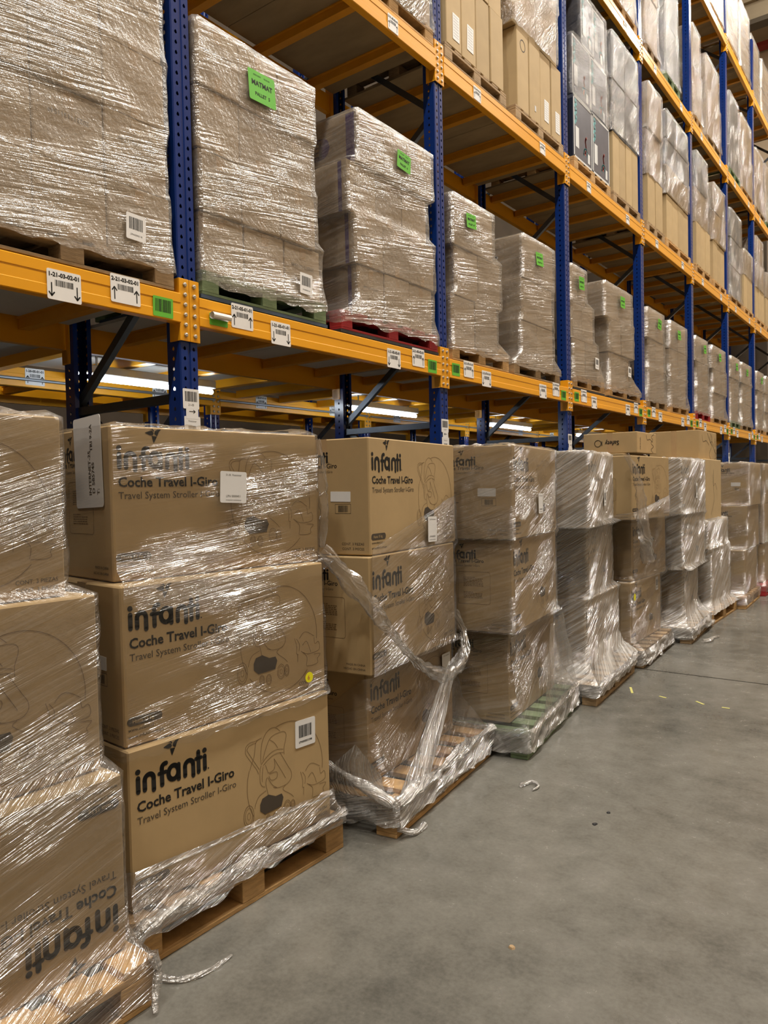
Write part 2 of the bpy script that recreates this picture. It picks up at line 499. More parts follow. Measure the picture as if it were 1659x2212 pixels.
# ------------------------------------------------------------------ high-bay lamps over the aisle
lamp_me = MB().cbox(-0.2, 0.2, -0.65, 0.65, 0.0, 0.09, 0.01).mesh('lamp_housing', MT['lamp_body'])
face_me = MB().quad((-0.17, -0.6, 0), (-0.17, 0.6, 0), (0.17, 0.6, 0), (0.17, -0.6, 0)).mesh('lamp_panel', MT['lamp_face'])
rod_me = MB().box(-0.01, 0.01, -0.01, 0.01, 0.09, ROOF - LAMP_Z).mesh('hanger', MT['rail'])
ORD = ['zeroth', 'first', 'second', 'third', 'fourth', 'fifth', 'sixth', 'seventh', 'eighth', 'ninth', 'tenth', 'eleventh', 'twelfth', 'thirteenth', 'fourteenth', 'fifteenth', 'sixteenth', 'seventeenth', 'eighteenth']
for i, y in enumerate(LAMP_YS):
    t = thing('ceiling_lamp', 'long white high-bay lamp hanging over the aisle, %s from the camera end' % ORD[i + 1], 'lamp', (LAMP_X, y, LAMP_Z), group='high-bay lamps over the aisle')
    link('lamp_housing', lamp_me, t)
    link('lamp_panel', face_me, t, (0, 0, -0.002))
    link('hanger', rod_me, t, (0, -0.5, 0)); link('hanger', rod_me, t, (0, 0.5, 0))
    L = bpy.data.lights.new('lamp_light', 'AREA')
    L.shape = 'RECTANGLE'; L.size = 0.34; L.size_y = 1.2; L.energy = LAMP_POWER; L.color = (1.0, 0.94, 0.85)
    link('lamp_light', L, t, (0, 0, -0.01))

# ------------------------------------------------------------------ racking
XF, DEPTH, BAY = -3.011, 1.05, 2.4
PY = lambda i: 2.4343 + BAY * i - 2.4            # post index 1 is the first blue post in view
ZC = [2.566, 4.839, 7.112, 9.397]                # tops of the beam connectors
PW = 0.113
POST_H = 10.42

def post_mesh(h):
    b = MB(); hw = PW / 2
    cols = (-0.028, 0.028)
    def plate(P, edges, holes, zmax):
        # P maps (s, z) to a point; edges are solid strips, holes the hole columns
        for a, c in edges:
            b.quad(P(a, 0), P(c, 0), P(c, zmax), P(a, zmax))
        k = int(zmax / 0.05)
        for c0 in holes:
            l, r = c0 - 0.0075, c0 + 0.0075
            b.quad(P(l, 0), P(r, 0), P(r, 0.016), P(l, 0.016))
            for i in range(k):
                z0 = 0.05 * i + 0.016; z1 = z0 + 0.02; z2 = z0 + 0.05 if i < k - 1 else zmax
                b.quad(P(l, z1), P(r, z1), P(r, z2), P(l, z2))
                e = 0.0045
                b.poly([P(l, z0), P(l + e, z0), P(l, z0 + e)]); b.poly([P(r - e, z0), P(r, z0), P(r, z0 + e)])
                b.poly([P(l, z1 - 2 * e), P(l + 1.3 * e, z1), P(l, z1)]); b.poly([P(r, z1 - 2 * e), P(r, z1), P(r - 1.3 * e, z1)])
    F = lambda s, z: (0.0, s, z)
    e = 0.006
    plate(F, [(-hw + e, -0.0355), (-0.0205, -0.009), (0.009, 0.0205), (0.0355, hw - e)], cols, h)
    for s0, s1, x0, x1 in ((-0.009, -0.004, 0, -0.006), (-0.004, 0.004, -0.006, -0.006), (0.004, 0.009, -0.006, 0)):
        b.quad((x0, s0, 0), (x1, s1, 0), (x1, s1, h), (x0, s0, h))
    for sg in (-1, 1):
        b.quad((0, sg * (hw - e), 0), (-e, sg * hw, 0), (-e, sg * hw, h), (0, sg * (hw - e), h))
        S = lambda s, z, sg=sg: (-s, sg * hw, z)
        plate(S, [(e, 0.0445), (0.0595, 0.1)], (0.052,), h)
        b.quad((-0.1, sg * hw, 0), (-0.1, sg * 0.03, 0), (-0.1, sg * 0.03, h), (-0.1, sg * hw, h))
    return b.mesh('post', MT['blue'])

POST_ME = post_mesh(POST_H)
def brace_mesh(z0, z1, xa, xb):
    return cached(('brace', z0, z1, xa, xb), lambda: MB().bar((xa, 0, z0), (xb, 0, z1), 0.035, 0.045).mesh('brace', MT['brace']))
BASE_ME = MB().box(-0.13, 0.03, -0.09, 0.09, 0, 0.008).mesh('foot_plate', MT['blue'])

def upright(i, x0=XF, y=None, label=None, first=True):
    y = PY(i) if y is None else y
    t = thing('upright_frame', label, 'rack upright', (x0, y, 0), group='blue upright frames of the racking')
    link('post', POST_ME, t)
    link('post', POST_ME, t, (-DEPTH, 0, 0), (0, 0, PI))
    link('foot_plate', BASE_ME, t)
    link('foot_plate', BASE_ME, t, (-DEPTH, 0, 0), (0, 0, PI))
    z = 2.03 - 1.545
    k = 0
    xa, xb = -0.06, -DEPTH + 0.06
    while z + 1.54 < POST_H:
        link('diagonal_brace', brace_mesh(0, 0.74, xb, xa), t, (0, 0, z))
        link('diagonal_brace', brace_mesh(0, 0.76, xa, xb), t, (0, 0.012, z + 0.78))
        z += 1.545
        k += 1
    for z in (0.3, 1.985, POST_H - 0.4):
        link('horizontal_brace', brace_mesh(0, 0, xa, xb), t, (0, -0.02, z))
    return t

# --- beams: profile along y, front plates with bolts, labels
BL = BAY - PW - 0.004
def beam_mesh():
    # profile in (x, z): front x = 0 is the outermost face, top z = 0
    pr = [(-0.05, 0), (-0.004, 0), (0, -0.004), (0, -0.046), (-0.0025, -0.049), (-0.0025, -0.097), (0, -0.100), (0, -0.141), (-0.004, -0.145), (-0.05, -0.145)]
    b = MB(); n = len(pr)
    for y in (0, BL):
        b.v += [(x, y, z) for x, z in pr]
    b.f = [(i, (i + 1) % n, (i + 1) % n + n, i + n) for i in range(n)] + [tuple(range(n))[::-1], tuple(range(n, 2 * n))]
    return b.mesh('beam_profile', MT['orange'])
BEAM_ME = beam_mesh()
def conn_mesh(sg):
    """connector plate: sg +1 at the near end of a beam, -1 at the far end; origin at the post's centre line, top z = 0"""
    b = MB()
    y0, y1 = (0.0012, 0.062) if sg > 0 else (-0.062, -0.0012)
    b.cbox(0.0, 0.006, y0, y1, -0.307, 0.0, 0.0015)
    ya, yb = (0.0575, 0.062) if sg > 0 else (-0.062, -0.0575)
    b.box(-0.075, 0.0, ya, yb, -0.307, 0.0)
    # gusset under the beam
    yc = 0.062 * sg; yd = 0.1 * sg
    b.poly([(-0.05, yc, -0.225), (0.003, yc, -0.225), (0.003, yc, -0.30), (-0.05, yc, -0.30)])
    return b.mesh('connector_plate', MT['orange'])
CONN_ME = {1: conn_mesh(1), -1: conn_mesh(-1)}
def bolt_mesh(r=0.0115):
    b = MB(); n = 6
    ring = [(r * math.cos(2 * PI * i / n), r * math.sin(2 * PI * i / n)) for i in range(n)]
    b.v = [(0, y, z) for y, z in ring] + [(0.007, y * .95, z * .95) for y, z in ring] + [(0.0095, y * .6, z * .6) for y, z in ring]
    b.f = [(i, (i + 1) % n, (i + 1) % n + n, i + n) for i in range(n)] + [(i + n, (i + 1) % n + n, (i + 1) % n + 2 * n, i + 2 * n) for i in range(n)] + [tuple(range(2 * n, 3 * n))]
    return b.mesh('bolt', MT['bolt'])
BOLT_ME = bolt_mesh()
def bolts_joined():
    b = MB()
    for k in range(6):
        z = -0.03 - 0.0495 * k
        n = len(b.v)
        b.v += [(x, y, z + zz) for x, y, zz in (tuple(v.co) for v in BOLT_ME.vertices)]
        b.f += [tuple(n + i for i in p.vertices) for p in BOLT_ME.polygons]
    return b.mesh('bolts', MT['bolt'])
BOLTS_ME = bolts_joined()

def bin_label(parent, y, z, code, down, big=True):
    """white bin label: number, barcode, two arrows; stuck on the beam's front (facing +x)"""
    wd, ht = (0.155, 0.128) if big else (0.12, 0.105)
    lab = link('bin_label', card_mesh(wd, ht, MT['paper']), parent, (0.002, y, z), (random.uniform(-.02, .02), 0, PI / 2))
    k = wd / 0.155
    link('printed_code', text_mesh(code, 0.025 * k, MT['ink'], 'CENTER', 0.0011), lab, (0, -0.0016, 0.034 * k))
    link('printed_barcode', barcode_mesh(0.085 * k, 0.026 * k, 22, 3), lab, (0, -0.0016, 0.008 * k))
    for sx in (-1, 1):
        link('printed_arrow', arrow_mesh(down, 0.027 * k), lab, (sx * 0.058 * k, -0.0016, -0.022 * k))
    return lab

def green_barcode(parent, y, z):
    lab = link('green_label', card_mesh(0.115, 0.095, MT['green']), parent, (0.002, y, z), (0.02, 0, PI / 2))
    link('printed_barcode', barcode_mesh(0.09, 0.06, 20, 5), lab, (0, -0.0016, 0.006))
    return lab

LEV = ['lower', 'second', 'third', 'fourth']
def between(i):
    return 'before the first post' if i == 0 else 'between %s and %s posts' % (ORD[i], ORD[i + 1])

def beam(i, lev, near=False):
    zc = ZC[lev]
    t = thing('rack_beam', 'orange front beam, %s level, %s' % (LEV[lev], between(i)), 'rack beam', (XF + 0.006, PY(i), zc), group='orange front beams')
    t['kind'] = 'thing'
    y0 = PW / 2 + 0.002
    link('beam_profile', BEAM_ME, t, (0.012, y0, -0.077))
    for sg, y in ((1, 0.0), (-1, BAY)):
        c = link('connector_plate', CONN_ME[sg], t, (0, y, 0))
        post = i if sg > 0 else i + 1
        if lev < 2 and post in (1, 2):
            for k in range(6):
                link('bolt', BOLT_ME, c, (0.006, sg * 0.0285, -0.03 - 0.0495 * k))
        else:
            o = link('bolts', BOLTS_ME, c, (0.006, sg * 0.0285, 0)); o['kind'] = 'stuff'
    n = 3 + 2 * i
    if lev == 0:
        bay = '%02d' % n
        x = 0.012
        p = link('label_row', None, t, (x, 0, 0)) if False else t
        def lab(y, z, code, down):
            o = bin_label(t, y, z, code, down); o.location.x = 0.013; return o
        zt, zd = 2.44 - zc, 2.395 - zc
        if i > 0:
            lab(0.345, zt, '2-21-%s-01-01' % bay, False)
            lab(0.635, zd, '1-21-%s-01-01' % bay, True)
            if i == 1:
                r = MB()
                pts = arc(0, 0, 0.018, -60, 250, 10)
                for (a, c), (d, e) in zip(pts, pts[1:]):
                    r.quad((0.018 + a, -0.06, c), (0.018 + d, -0.06, e), (0.018 + d, 0.06, e), (0.018 + a, 0.06, c))
                gl = link('green_label', card_mesh(0.12, 0.06, MT['green']), t, (0.013, 0.18, 2.395 - zc), (0, 0, PI / 2))
                link('curled_flap', r.mesh('curled_flap', MT['paper']), t, (0.014, 0.18, 2.41 - zc), (0.0, 0, 0))
            else:
                o = green_barcode(t, 0.15, 2.415 - zc); o.location.x = 0.013
        lab(BAY - 0.67, zd, '1-21-%s-02-01' % bay, True)
        lab(BAY - 0.37, zt, '2-21-%s-02-01' % bay, False)
        o = green_barcode(t, BAY - (0.165 if i == 0 else 0.185), 2.40 - zc); o.location.x = 0.013
    else:
        code = '%d-21-%02d' % (lev + 2, n)
        if lev < 3:
            for y, s in ((0.56, '01'), (BAY - 0.6, '02')):
                o = bin_label(t, y, -0.16, '%s-%s-01' % (code, s), False, False); o.location.x = 0.013
    return t

def rear_beam(i, lev, x, label):
    t = thing('rack_beam', label, 'rack beam', (x, PY(i) + BAY, ZC[lev]), (0, 0, PI), group='orange rear beams')
    t['kind'] = 'thing'
    link('beam_profile', BEAM_ME, t, (0.012, PW / 2 + 0.002, -0.077))
    for sg, y in ((1, 0.0), (-1, BAY)):
        link('connector_plate', CONN_ME[sg], t, (0, y, 0))
    return t

BAR_LEN = DEPTH - 0.10
def bar_mesh():
    return MB().box(-BAR_LEN, 0, -0.03, 0.03, -0.075, -0.02).box(-BAR_LEN, 0, -0.045, 0.045, -0.02, -0.012).mesh('support_bar', MT['bar'])
BAR_ME = bar_mesh()
HALF = BL / 2 - 0.012
DECK_ME = {m: MB().box(-DEPTH + 0.08, -0.052, 0, HALF, -0.012, 0.006).mesh('deck_board', MT[m]) for m in ('ply', 'whiteboard')}

NB = 8
for i in range(1, NB + 1):
    upright(i, label='blue perforated upright frame, %s along the rack from the camera end' % ORD[i])
upright(0, label='blue upright frame before the first one in view')
for lev in range(4):
    for i in range(NB):
        if lev == 1 and i < 1 or lev == 2 and i < 2 or lev == 3 and i < 4:
            continue
        beam(i, lev)
        rear_beam(i, lev, XF - DEPTH - 0.006, 'orange rear beam, %s level, %s' % (LEV[lev], between(i)))
        zt = ZC[lev] - 0.077
        d = thing('deck', '%s deck, %s level, %s' % ('pale board' if lev == 0 else 'plywood', LEV[lev], between(i)), 'deck', (XF, PY(i) + PW / 2 + 0.002, zt), group='board decks on the beams')
        for k in (0, 1):
            link('deck_board', DECK_ME['whiteboard' if lev == 0 else 'ply'], d, (0, 0.008 + k * (HALF + 0.006), 0))
        for k, f in enumerate((0.13, 0.37, 0.63, 0.87)):
            thing('support_bar', '%s orange bar under the %s-level deck %s' % (ORD[k + 1], LEV[lev], between(i)), 'support bar', (XF - 0.05, PY(i) + BAY * f, zt), group='support bars under the decks', data=BAR_ME)

# stickers on the posts
for i in range(1, 7):
    s = thing('post_label', 'white barcode label on the %s blue post, above the arrow tag' % ORD[i], 'label', (XF + 0.002, PY(i) + 0.0, 1.975), (0, 0, PI / 2), group='barcode labels on the posts')
    link('paper_sheet', card_mesh(0.1, 0.1, MT['paper']), s)
    link('printed_barcode', barcode_mesh(0.075, 0.05, 20, 8), s, (0, -0.0016, 0.012))
    link('printed_line', text_mesh('21-%02d' % (2 * i + 3), 0.016, MT['inkgrey'], 'CENTER'), s, (0, -0.0016, -0.035))
    s = thing('arrow_tag', 'white arrow tag on the %s blue post, below the barcode' % ORD[i], 'label', (XF + 0.002, PY(i) + 0.005, 1.86), (0, 0, PI / 2), group='arrow tags on the posts')
    link('paper_sheet', card_mesh(0.1, 0.085, MT['paper']), s, (0, 0, -0.015))
    link('paper_tab', card_mesh(0.075, 0.06, MT['paper'], 0.0016), s, (0, 0, 0.045))
    link('printed_arrow', arrow_mesh(False, 0.018), s, (0, -0.002, 0.052), (0, (PI / 2 if i != 2 else -PI / 2), 0))
    link('printed_barcode', barcode_mesh(0.05, 0.022, 14, 9), s, (0, -0.0016, -0.03))
    link('printed_line', text_mesh('Posicionar', 0.012, MT['inkgrey'], 'CENTER'), s, (0, -0.0016, 0.0))

# the rack across the picking tunnel behind, with tube lamps
X2 = -5.62
for i in range(1, 8):
    upright(i, X2, label='blue upright frame of the rack behind, %s from the camera end' % ORD[i])
for i in range(0, 8):
    for lev in (0, 1):
        t = thing('rack_beam', 'orange beam of the rack behind, %s level, %s' % (LEV[lev], between(i)), 'rack beam', (X2 + 0.006, PY(i), ZC[lev]), group='orange beams of the rack behind')
        t['kind'] = 'thing'
        link('beam_profile', BEAM_ME, t, (0.012, PW / 2 + 0.002, -0.077))
        for sg, y in ((1, 0.0), (-1, BAY)):
            c = link('connector_plate', CONN_ME[sg], t, (0, y, 0))
            o = link('bolts', BOLTS_ME, c, (0.006, sg * 0.0285, 0)); o['kind'] = 'stuff'
        if lev == 0:
            for y in (0.6, 1.75):
                o = bin_label(t, y, -0.14, '1-20-%02d-01-01' % (2 * i + 3), False); o.location.x = 0.013
        rear_beam(i, lev, X2 - DEPTH - 0.006, 'orange rear beam of the rack behind, %s level, %s' % (LEV[lev], between(i)))
        d = thing('deck', 'board deck of the rack behind, %s level, %s' % (LEV[lev], between(i)), 'deck', (X2, PY(i) + PW / 2 + 0.002, ZC[lev] - 0.077), group='decks of the rack behind')
        for k in (0, 1):
            link('deck_board', DECK_ME['whiteboard'], d, (0, 0.008 + k * (HALF + 0.006), 0))
        if lev == 0:
            for k, f in enumerate((0.13, 0.37, 0.63, 0.87)):
                thing('support_bar', '%s orange bar under the rack behind %s' % (ORD[k + 1], between(i)), 'support bar', (X2 - 0.05, PY(i) + BAY * f, ZC[lev] - 0.077), group='support bars of the rack behind', data=BAR_ME)
# tunnel roof: pale boards on orange cross bars between the two racks
XG0, XG1 = XF - DEPTH - 0.03, X2 + 0.03
for i in range(0, 8):
    d = thing('tunnel_deck', 'pale board deck over the picking tunnel behind, %s' % between(i), 'deck', (0, PY(i), ZC[0] - 0.077), group='decks over the picking tunnel')
    for k in (0, 1):
        link('deck_board', cached('tdeck', lambda: MB().box(XG1, XG0, 0, BAY / 2 - 0.006, 0.02, 0.04).mesh('deck_board', MT['whiteboard'])), d, (0, k * BAY / 2, 0))
    for f in (0.12, 0.37, 0.62, 0.87):
        link('cross_bar', cached('tbar', lambda: MB().box(XG1, XG0, -0.04, 0.04, -0.05, 0.02).mesh('cross_bar', MT['orange'])), d, (0, BAY * f, 0))
tube_me = None
def tube_cyl(r, l, n=12):
    b = MB()
    for y in (0, l):
        b.v += [(r * math.cos(2 * PI * k / n), y, r * math.sin(2 * PI * k / n)) for k in range(n)]
    b.f = [(k, (k + 1) % n, (k + 1) % n + n, k + n) for k in range(n)] + [tuple(range(n))[::-1], tuple(range(n, 2 * n))]
    return b
for k in range(5):
    y = 3.52 + 2.98 * k
    t = thing('tube_lamp', 'glowing tube lamp under the tunnel deck behind the rack, %s from the camera end' % ORD[k + 1], 'lamp', (-4.8, y - 0.62, 2.352), group='tube lamps in the picking tunnel')
    link('tube', tube_cyl(0.019, 1.2).mesh('tube', MT['tube']), t, (0, 0, -0.02))
    link('lamp_housing', MB().cbox(-0.035, 0.035, -0.02, 1.22, 0.008, 0.07, 0.006).mesh('lamp_housing', MT['lamp_body']), t)
    for yy in (0.15, 1.05):
        link('hanger', MB().box(-0.006, 0.006, yy, yy + 0.012, 0.07, 0.157).mesh('hanger', MT['rail']), t)
for i in range(0, 7):
    thing('conduit_rail', 'thin pale steel rail along the rack behind, %s' % between(i), 'rail', (-5.585, PY(i) + 0.03, 2.40), group='thin rails on the rack behind', data=cached('rail', lambda: tube_cyl(0.012, BAY - 0.06).mesh('conduit_rail', MT['rail'])))

# ------------------------------------------------------------------ pallets
def pallet(label, loc, rz, L, D, mat, group, h=0.145):
    """block pallet: x along the front, -y the front"""
    t = thing('pallet', label, 'pallet', loc, (0, 0, rz), group)
    k = h / 0.145
    m = MT[mat]
    bb = cached(('bb', L, mat), lambda: MB().cbox(-L / 2, L / 2, -0.05, 0.05, 0, 0.018, 0.002).mesh('bottom_board', m))
    bl = cached(('bl', mat), lambda: MB().cbox(-0.055, 0.055, -0.05, 0.05, 0.018, 0.098, 0.002).mesh('block', m))
    sb = cached(('sb', L, mat), lambda: MB().cbox(-L / 2, L / 2, -0.05, 0.05, 0.098, 0.121, 0.002).mesh('stringer_board', m))
    db = cached(('db', D, mat), lambda: MB().cbox(-0.05, 0.05, -D / 2, D / 2, 0.121, 0.1435, 0.002).mesh('deck_board', m))
    sc3 = (1, 1, k)
    for y in (-D / 2 + 0.05, 0, D / 2 - 0.05):
        link('bottom_board', bb, t, (0, y, 0), scale=sc3)
        link('stringer_board', sb, t, (0, y, 0), scale=sc3)
        for x in (-L / 2 + 0.055, 0, L / 2 - 0.055):
            link('block', bl, t, (x, y, 0), scale=sc3)
    n = 7
    for q in range(n):
        link('deck_board', db, t, (-L / 2 + 0.05 + (L - 0.1) * q / (n - 1), 0, 0), scale=sc3)
    return t

# ------------------------------------------------------------------ stretch film
def rect_pts(cx, cy, ux, uy, w, d, off=0.006):
    """footprint corners, counter-clockwise from the near front corner: along the front, away, back, home.
    (cx, cy) near front corner, (ux, uy) unit vector along the front; inward is to its left"""
    vx, vy = -uy, ux
    a = (cx - off * (ux + vx), cy - off * (uy + vy))
    W_, D_ = w + 2 * off, d + 2 * off
    return [a, (a[0] + ux * W_, a[1] + uy * W_), (a[0] + ux * W_ + vx * D_, a[1] + uy * W_ + vy * D_), (a[0] + vx * D_, a[1] + vy * D_)]

def union_rect(A, B):
    """smallest rectangle along A's sides that holds both"""
    o = Vector(A[0]); u = (Vector(A[1]) - o).normalized(); v = (Vector(A[3]) - o).normalized()
    pts = [Vector(p) - o for p in list(A) + list(B)]
    a0, a1 = min(p.dot(u) for p in pts), max(p.dot(u) for p in pts)
    b0, b1 = min(p.dot(v) for p in pts), max(p.dot(v) for p in pts)
    return [tuple(o + u * a + v * b) for a, b in ((a0, b0), (a1, b0), (a1, b1), (a0, b1))]

def sample_ring(corners, n, r=0.02):
    """n points along each side, corners rounded"""
    out = []
    for i in range(4):
        a, b = Vector(corners[i]), Vector(corners[(i + 1) % 4])
        l = (b - a).length
        d = (b - a) / l
        rr = min(r, l * 0.3)
        for k in range(n):
            t = k / (n - 1)
            out.append(a + d * (rr + (l - 2 * rr) * t))
    return out

def film(name, label, rings, mat, n=14, dz=0.05, zlo=None, zhi=None, top=0.0, amp=0.006, seed=0, group='stretch film around pallet loads', zfreq=16.0, ragged=0.02, sfreq=3.0):
    """rings: [(z, four corners)] from low to high; zlo, zhi: functions of the place round the perimeter (0..1, 0 the near front corner)"""
    # between two cartons the film bulges out to their common outline, so it cuts neither
    br = 0.035
    full = []
    for q, (z, c) in enumerate(rings):
        nxt = q + 1 < len(rings) and rings[q + 1][0] - z < 0.01
        prv = q > 0 and z - rings[q - 1][0] < 0.01
        if prv:
            full.append((z, union_rect(rings[q - 1][1], c)))
            full.append((z + br, c))
        if nxt:
            if z - br > full[-1][0] if full else True:
                full.append((z - br, c))
            full.append((z, union_rect(c, rings[q + 1][1])))
        if not nxt and not prv:
            full.append((z, c))
    R = [(z, sample_ring(c, n)) for z, c in full]
    m = len(R[0][1])
    cen = [sum((p for p in pts), Vector((0, 0))) / m for _, pts in R]
    ref = R[-1][1]
    per = [0.0]
    for i in range(m):
        per.append(per[-1] + (ref[(i + 1) % m] - ref[i]).length)
    T = per[-1]
    zmin, zmax = R[0][0], R[-1][0]
    def P(j, z):
        if z <= zmin:
            return R[0][1][j], cen[0]
        for k in range(len(R) - 1):
            if z <= R[k + 1][0]:
                t = (z - R[k][0]) / max(1e-6, R[k + 1][0] - R[k][0])
                return R[k][1][j].lerp(R[k + 1][1][j], min(1, max(0, t))), cen[k]
        return R[-1][1][j], cen[-1]
    keys = sorted({round(z, 4) for z, _ in R})
    zrows = []
    for a_, b_ in zip(keys, keys[1:]):
        q = max(1, int(round((b_ - a_) / dz)))
        zrows += [a_ + (b_ - a_) * t / q for t in range(q)]
    zrows.append(keys[-1])
    nz = len(zrows) - 1
    b = MB(); uv = []
    rows = []
    for k in range(nz + 1):
        row = []
        for j in range(m + 1):
            jj = j % m
            s = per[j] / T
            lo = zlo(s % 1.0) if zlo else zmin
            hi = zhi(s % 1.0) if zhi else zmax
            if k == 0 or (zhi and k == nz):
                rg = ragged * noise.noise(Vector((math.cos(2 * PI * s) * 6 + seed, math.sin(2 * PI * s) * 6, 3.7)))
                if k == 0:
                    lo += rg
                else:
                    hi += rg * 0.6
            z = min(max(zrows[k], lo), hi)
            if k == 0:
                z = lo
            elif zhi and k == nz:
                z = hi
            p, c = P(jj, z)
            o = (p - c); o.normalize()
            cs, sn = math.cos(2 * PI * s) * T / 6, math.sin(2 * PI * s) * T / 6
            dsp = amp * (0.5 + noise.noise(Vector((cs * sfreq + seed, sn * sfreq, z * zfreq + s * 4)))) + amp * 0.5 * noise.noise(Vector((cs * 14, sn * 14 + seed, z * 14)))
            dsp = max(dsp, 0.0)
            row.append(len(b.v))
            b.v.append((p.x + o.x * dsp, p.y + o.y * dsp, z))
            uv.append((per[j] + seed * 0.37, z))
        rows.append(row)
    if top > 0 and not zhi:
        for q, (t, hgt) in enumerate(((0.25, 0.006), (0.6, 0.012), (1.0, 0.008))):
            row = []
            for j in range(m + 1):
                jj = j % m
                s = per[j] / T
                p, c = P(jj, zmax)
                d = c - p
                l = d.length
                rg = 1 + 0.35 * noise.noise(Vector((math.cos(2 * PI * s) * 5 + seed, math.sin(2 * PI * s) * 5, q)))
                p = p + d / l * min(top * t * rg, l * 0.9)
                row.append(len(b.v))
                b.v.append((p.x, p.y, zmax + hgt + 0.022 * max(0, noise.noise(Vector((math.cos(2 * PI * s) * 9 + seed, math.sin(2 * PI * s) * 9, q * 2.0 + seed))))))
                uv.append((per[j] + seed * 0.37, zmax + top * t))
            rows.append(row)
    for r0_, r1_ in zip(rows, rows[1:]):
        for j in range(m):
            b.f.append((r0_[j], r0_[j + 1], r1_[j + 1], r1_[j]))
    me = b.mesh(name, MT[mat], True)
    ul = me.uv_layers.new(name='UVMap')
    li = [0.0] * (2 * len(me.loops))
    for q, lp in enumerate(me.loops):
        u_, v_ = uv[lp.vertex_index]
        li[2 * q] = u_; li[2 * q + 1] = v_
    ul.data.foreach_set('uv', li)
    return tag(link(name, me), label, 'stretch film', group)

def film_rope(label, pts, r, seed=0, name='film_rope', n=9, step=0.02, rn=0.5, mat='film_rope', group=None):
    """bunched film twisted into a rope along a polyline"""
    P = [Vector(p) for p in pts]
    # Catmull-Rom resample
    path = []
    for i in range(len(P) - 1):
        a, b_, c, d = P[max(0, i - 1)], P[i], P[i + 1], P[min(len(P) - 1, i + 2)]
        k = max(2, int((c - b_).length / step))
        for q in range(k):
            t = q / k
            path.append(0.5 * ((2 * b_) + (c - a) * t + (2 * a - 5 * b_ + 4 * c - d) * t * t + (3 * b_ - a - 3 * c + d) * t ** 3))
    path.append(P[-1])
    b = MB(); uv = []
    L_ = 0.0
    for i, p in enumerate(path):
        d = (path[min(i + 1, len(path) - 1)] - path[max(i - 1, 0)]).normalized()
        u = d.cross(Vector((0, 0, 1)))
        if u.length < 0.05:
            u = Vector((0, 1, 0))
        u.normalize(); v = u.cross(d)
        if i:
            L_ += (p - path[i - 1]).length
        rr = r(i / (len(path) - 1)) if callable(r) else r
        for k in range(n + 1):
            a = 2 * PI * (k % n) / n
            q = rr * (1 + rn * noise.noise(Vector((math.cos(a + L_ * 9) * 1.7 + seed, math.sin(a + L_ * 9) * 1.7, L_ * 11))) + rn * 0.6 * noise.noise(Vector((k % n * 3.1, L_ * 30, seed))))
            b.v.append(tuple(p + (u * math.cos(a) + v * math.sin(a)) * q))
            uv.append((L_, rr * a * 0.6 + L_ * 0.2))
    for i in range(len(path) - 1):
        for k in range(n):
            o = i * (n + 1)
            b.f.append((o + k, o + k + 1, o + n + 2 + k, o + n + 1 + k))
    me = b.mesh(name, MT[mat], True)
    ul = me.uv_layers.new(name='UVMap')
    li = []
    for lp in me.loops:
        li += uv[lp.vertex_index]
    ul.data.foreach_set('uv', li)
    return tag(link(name, me), label, 'film scrap', group)

# ------------------------------------------------------------------ cartons
def carton_mesh(w_, d_, h_, mat, tape=True):
    w_, d_, h_ = round(w_, 2), round(d_, 3), round(h_, 3)
    def f():
        b = MB().cbox(-w_ / 2, w_ / 2, -d_ / 2, d_ / 2, 0.0, h_, 0.005)
        me = b.mesh('carton', MT[mat])
        return me
    return cached(('carton', w_, d_, h_, mat), f)

# --- printed artwork of the stroller cartons, drawn once, facing -y
BW, BD, BH = 0.91, 0.5, 0.53
def logo(scale=1.0, mat=None):
    def f():
        b = MB(); w_ = 0.0165; bl, xh = 0.388, 0.437
        b.stroke([(0.034, bl), (0.034, xh - 0.004)], w_); b.disc(0.034, 0.4535, 0.0095)
        def en(x):
            b.stroke([(x, bl), (x, xh - 0.016)] + arc(x + 0.0165, xh - 0.0175, 0.0165, 180, 0, 8) + [(x + 0.033, bl - 0.009)], w_)
        en(0.058)
        b.stroke([(0.1225, bl - 0.003), (0.1225, xh + 0.003)] + arc(0.1355, xh + 0.004, 0.013, 180, 75, 5), w_)
        b.stroke([(0.112, xh - 0.012), (0.138, xh - 0.012)], w_ * 0.82)
        b.stroke(arc(0.1665, (bl + xh) / 2 + 0.002, 0.0195, 0, 360, 16, 0.0235), w_)
        b.stroke([(0.187, bl - 0.002), (0.187, xh - 0.002)], w_)
        en(0.2125)
        b.stroke([(0.2675, bl - 0.003), (0.2675, xh + 0.018)], w_)
        b.stroke([(0.2565, xh - 0.004), (0.2785, xh - 0.004)], w_ * 0.82)
        b.stroke([(0.2935, bl), (0.2935, xh - 0.004)], w_); b.disc(0.2935, 0.4535, 0.0095)
        b.disc(0.308, bl - 0.002, 0.0028)
        b.poly([(0.130, 0, 0.508), (0.150, 0, 0.499), (0.160, 0, 0.500), (0.164, 0, 0.507), (0.158, 0, 0.516), (0.146, 0, 0.514)])
        b.poly([(0.146, 0, 0.517), (0.158, 0, 0.519), (0.163, 0, 0.512), (0.166, 0, 0.516), (0.160, 0, 0.523)])
        b.poly([(0.166, 0, 0.505), (0.169, 0, 0.515), (0.178, 0, 0.521), (0.193, 0, 0.522), (0.184, 0, 0.513), (0.177, 0, 0.497)])
        b.poly([(0.156, 0, 0.498), (0.176, 0, 0.496), (0.170, 0, 0.484), (0.163, 0, 0.472), (0.159, 0, 0.483)])
        if scale != 1.0:
            b.v = [(x * scale, y, z * scale) for x, y, z in b.v]
        return b.mesh('printed_logo', mat or MT['ink'])
    return cached(('logo', scale), f)

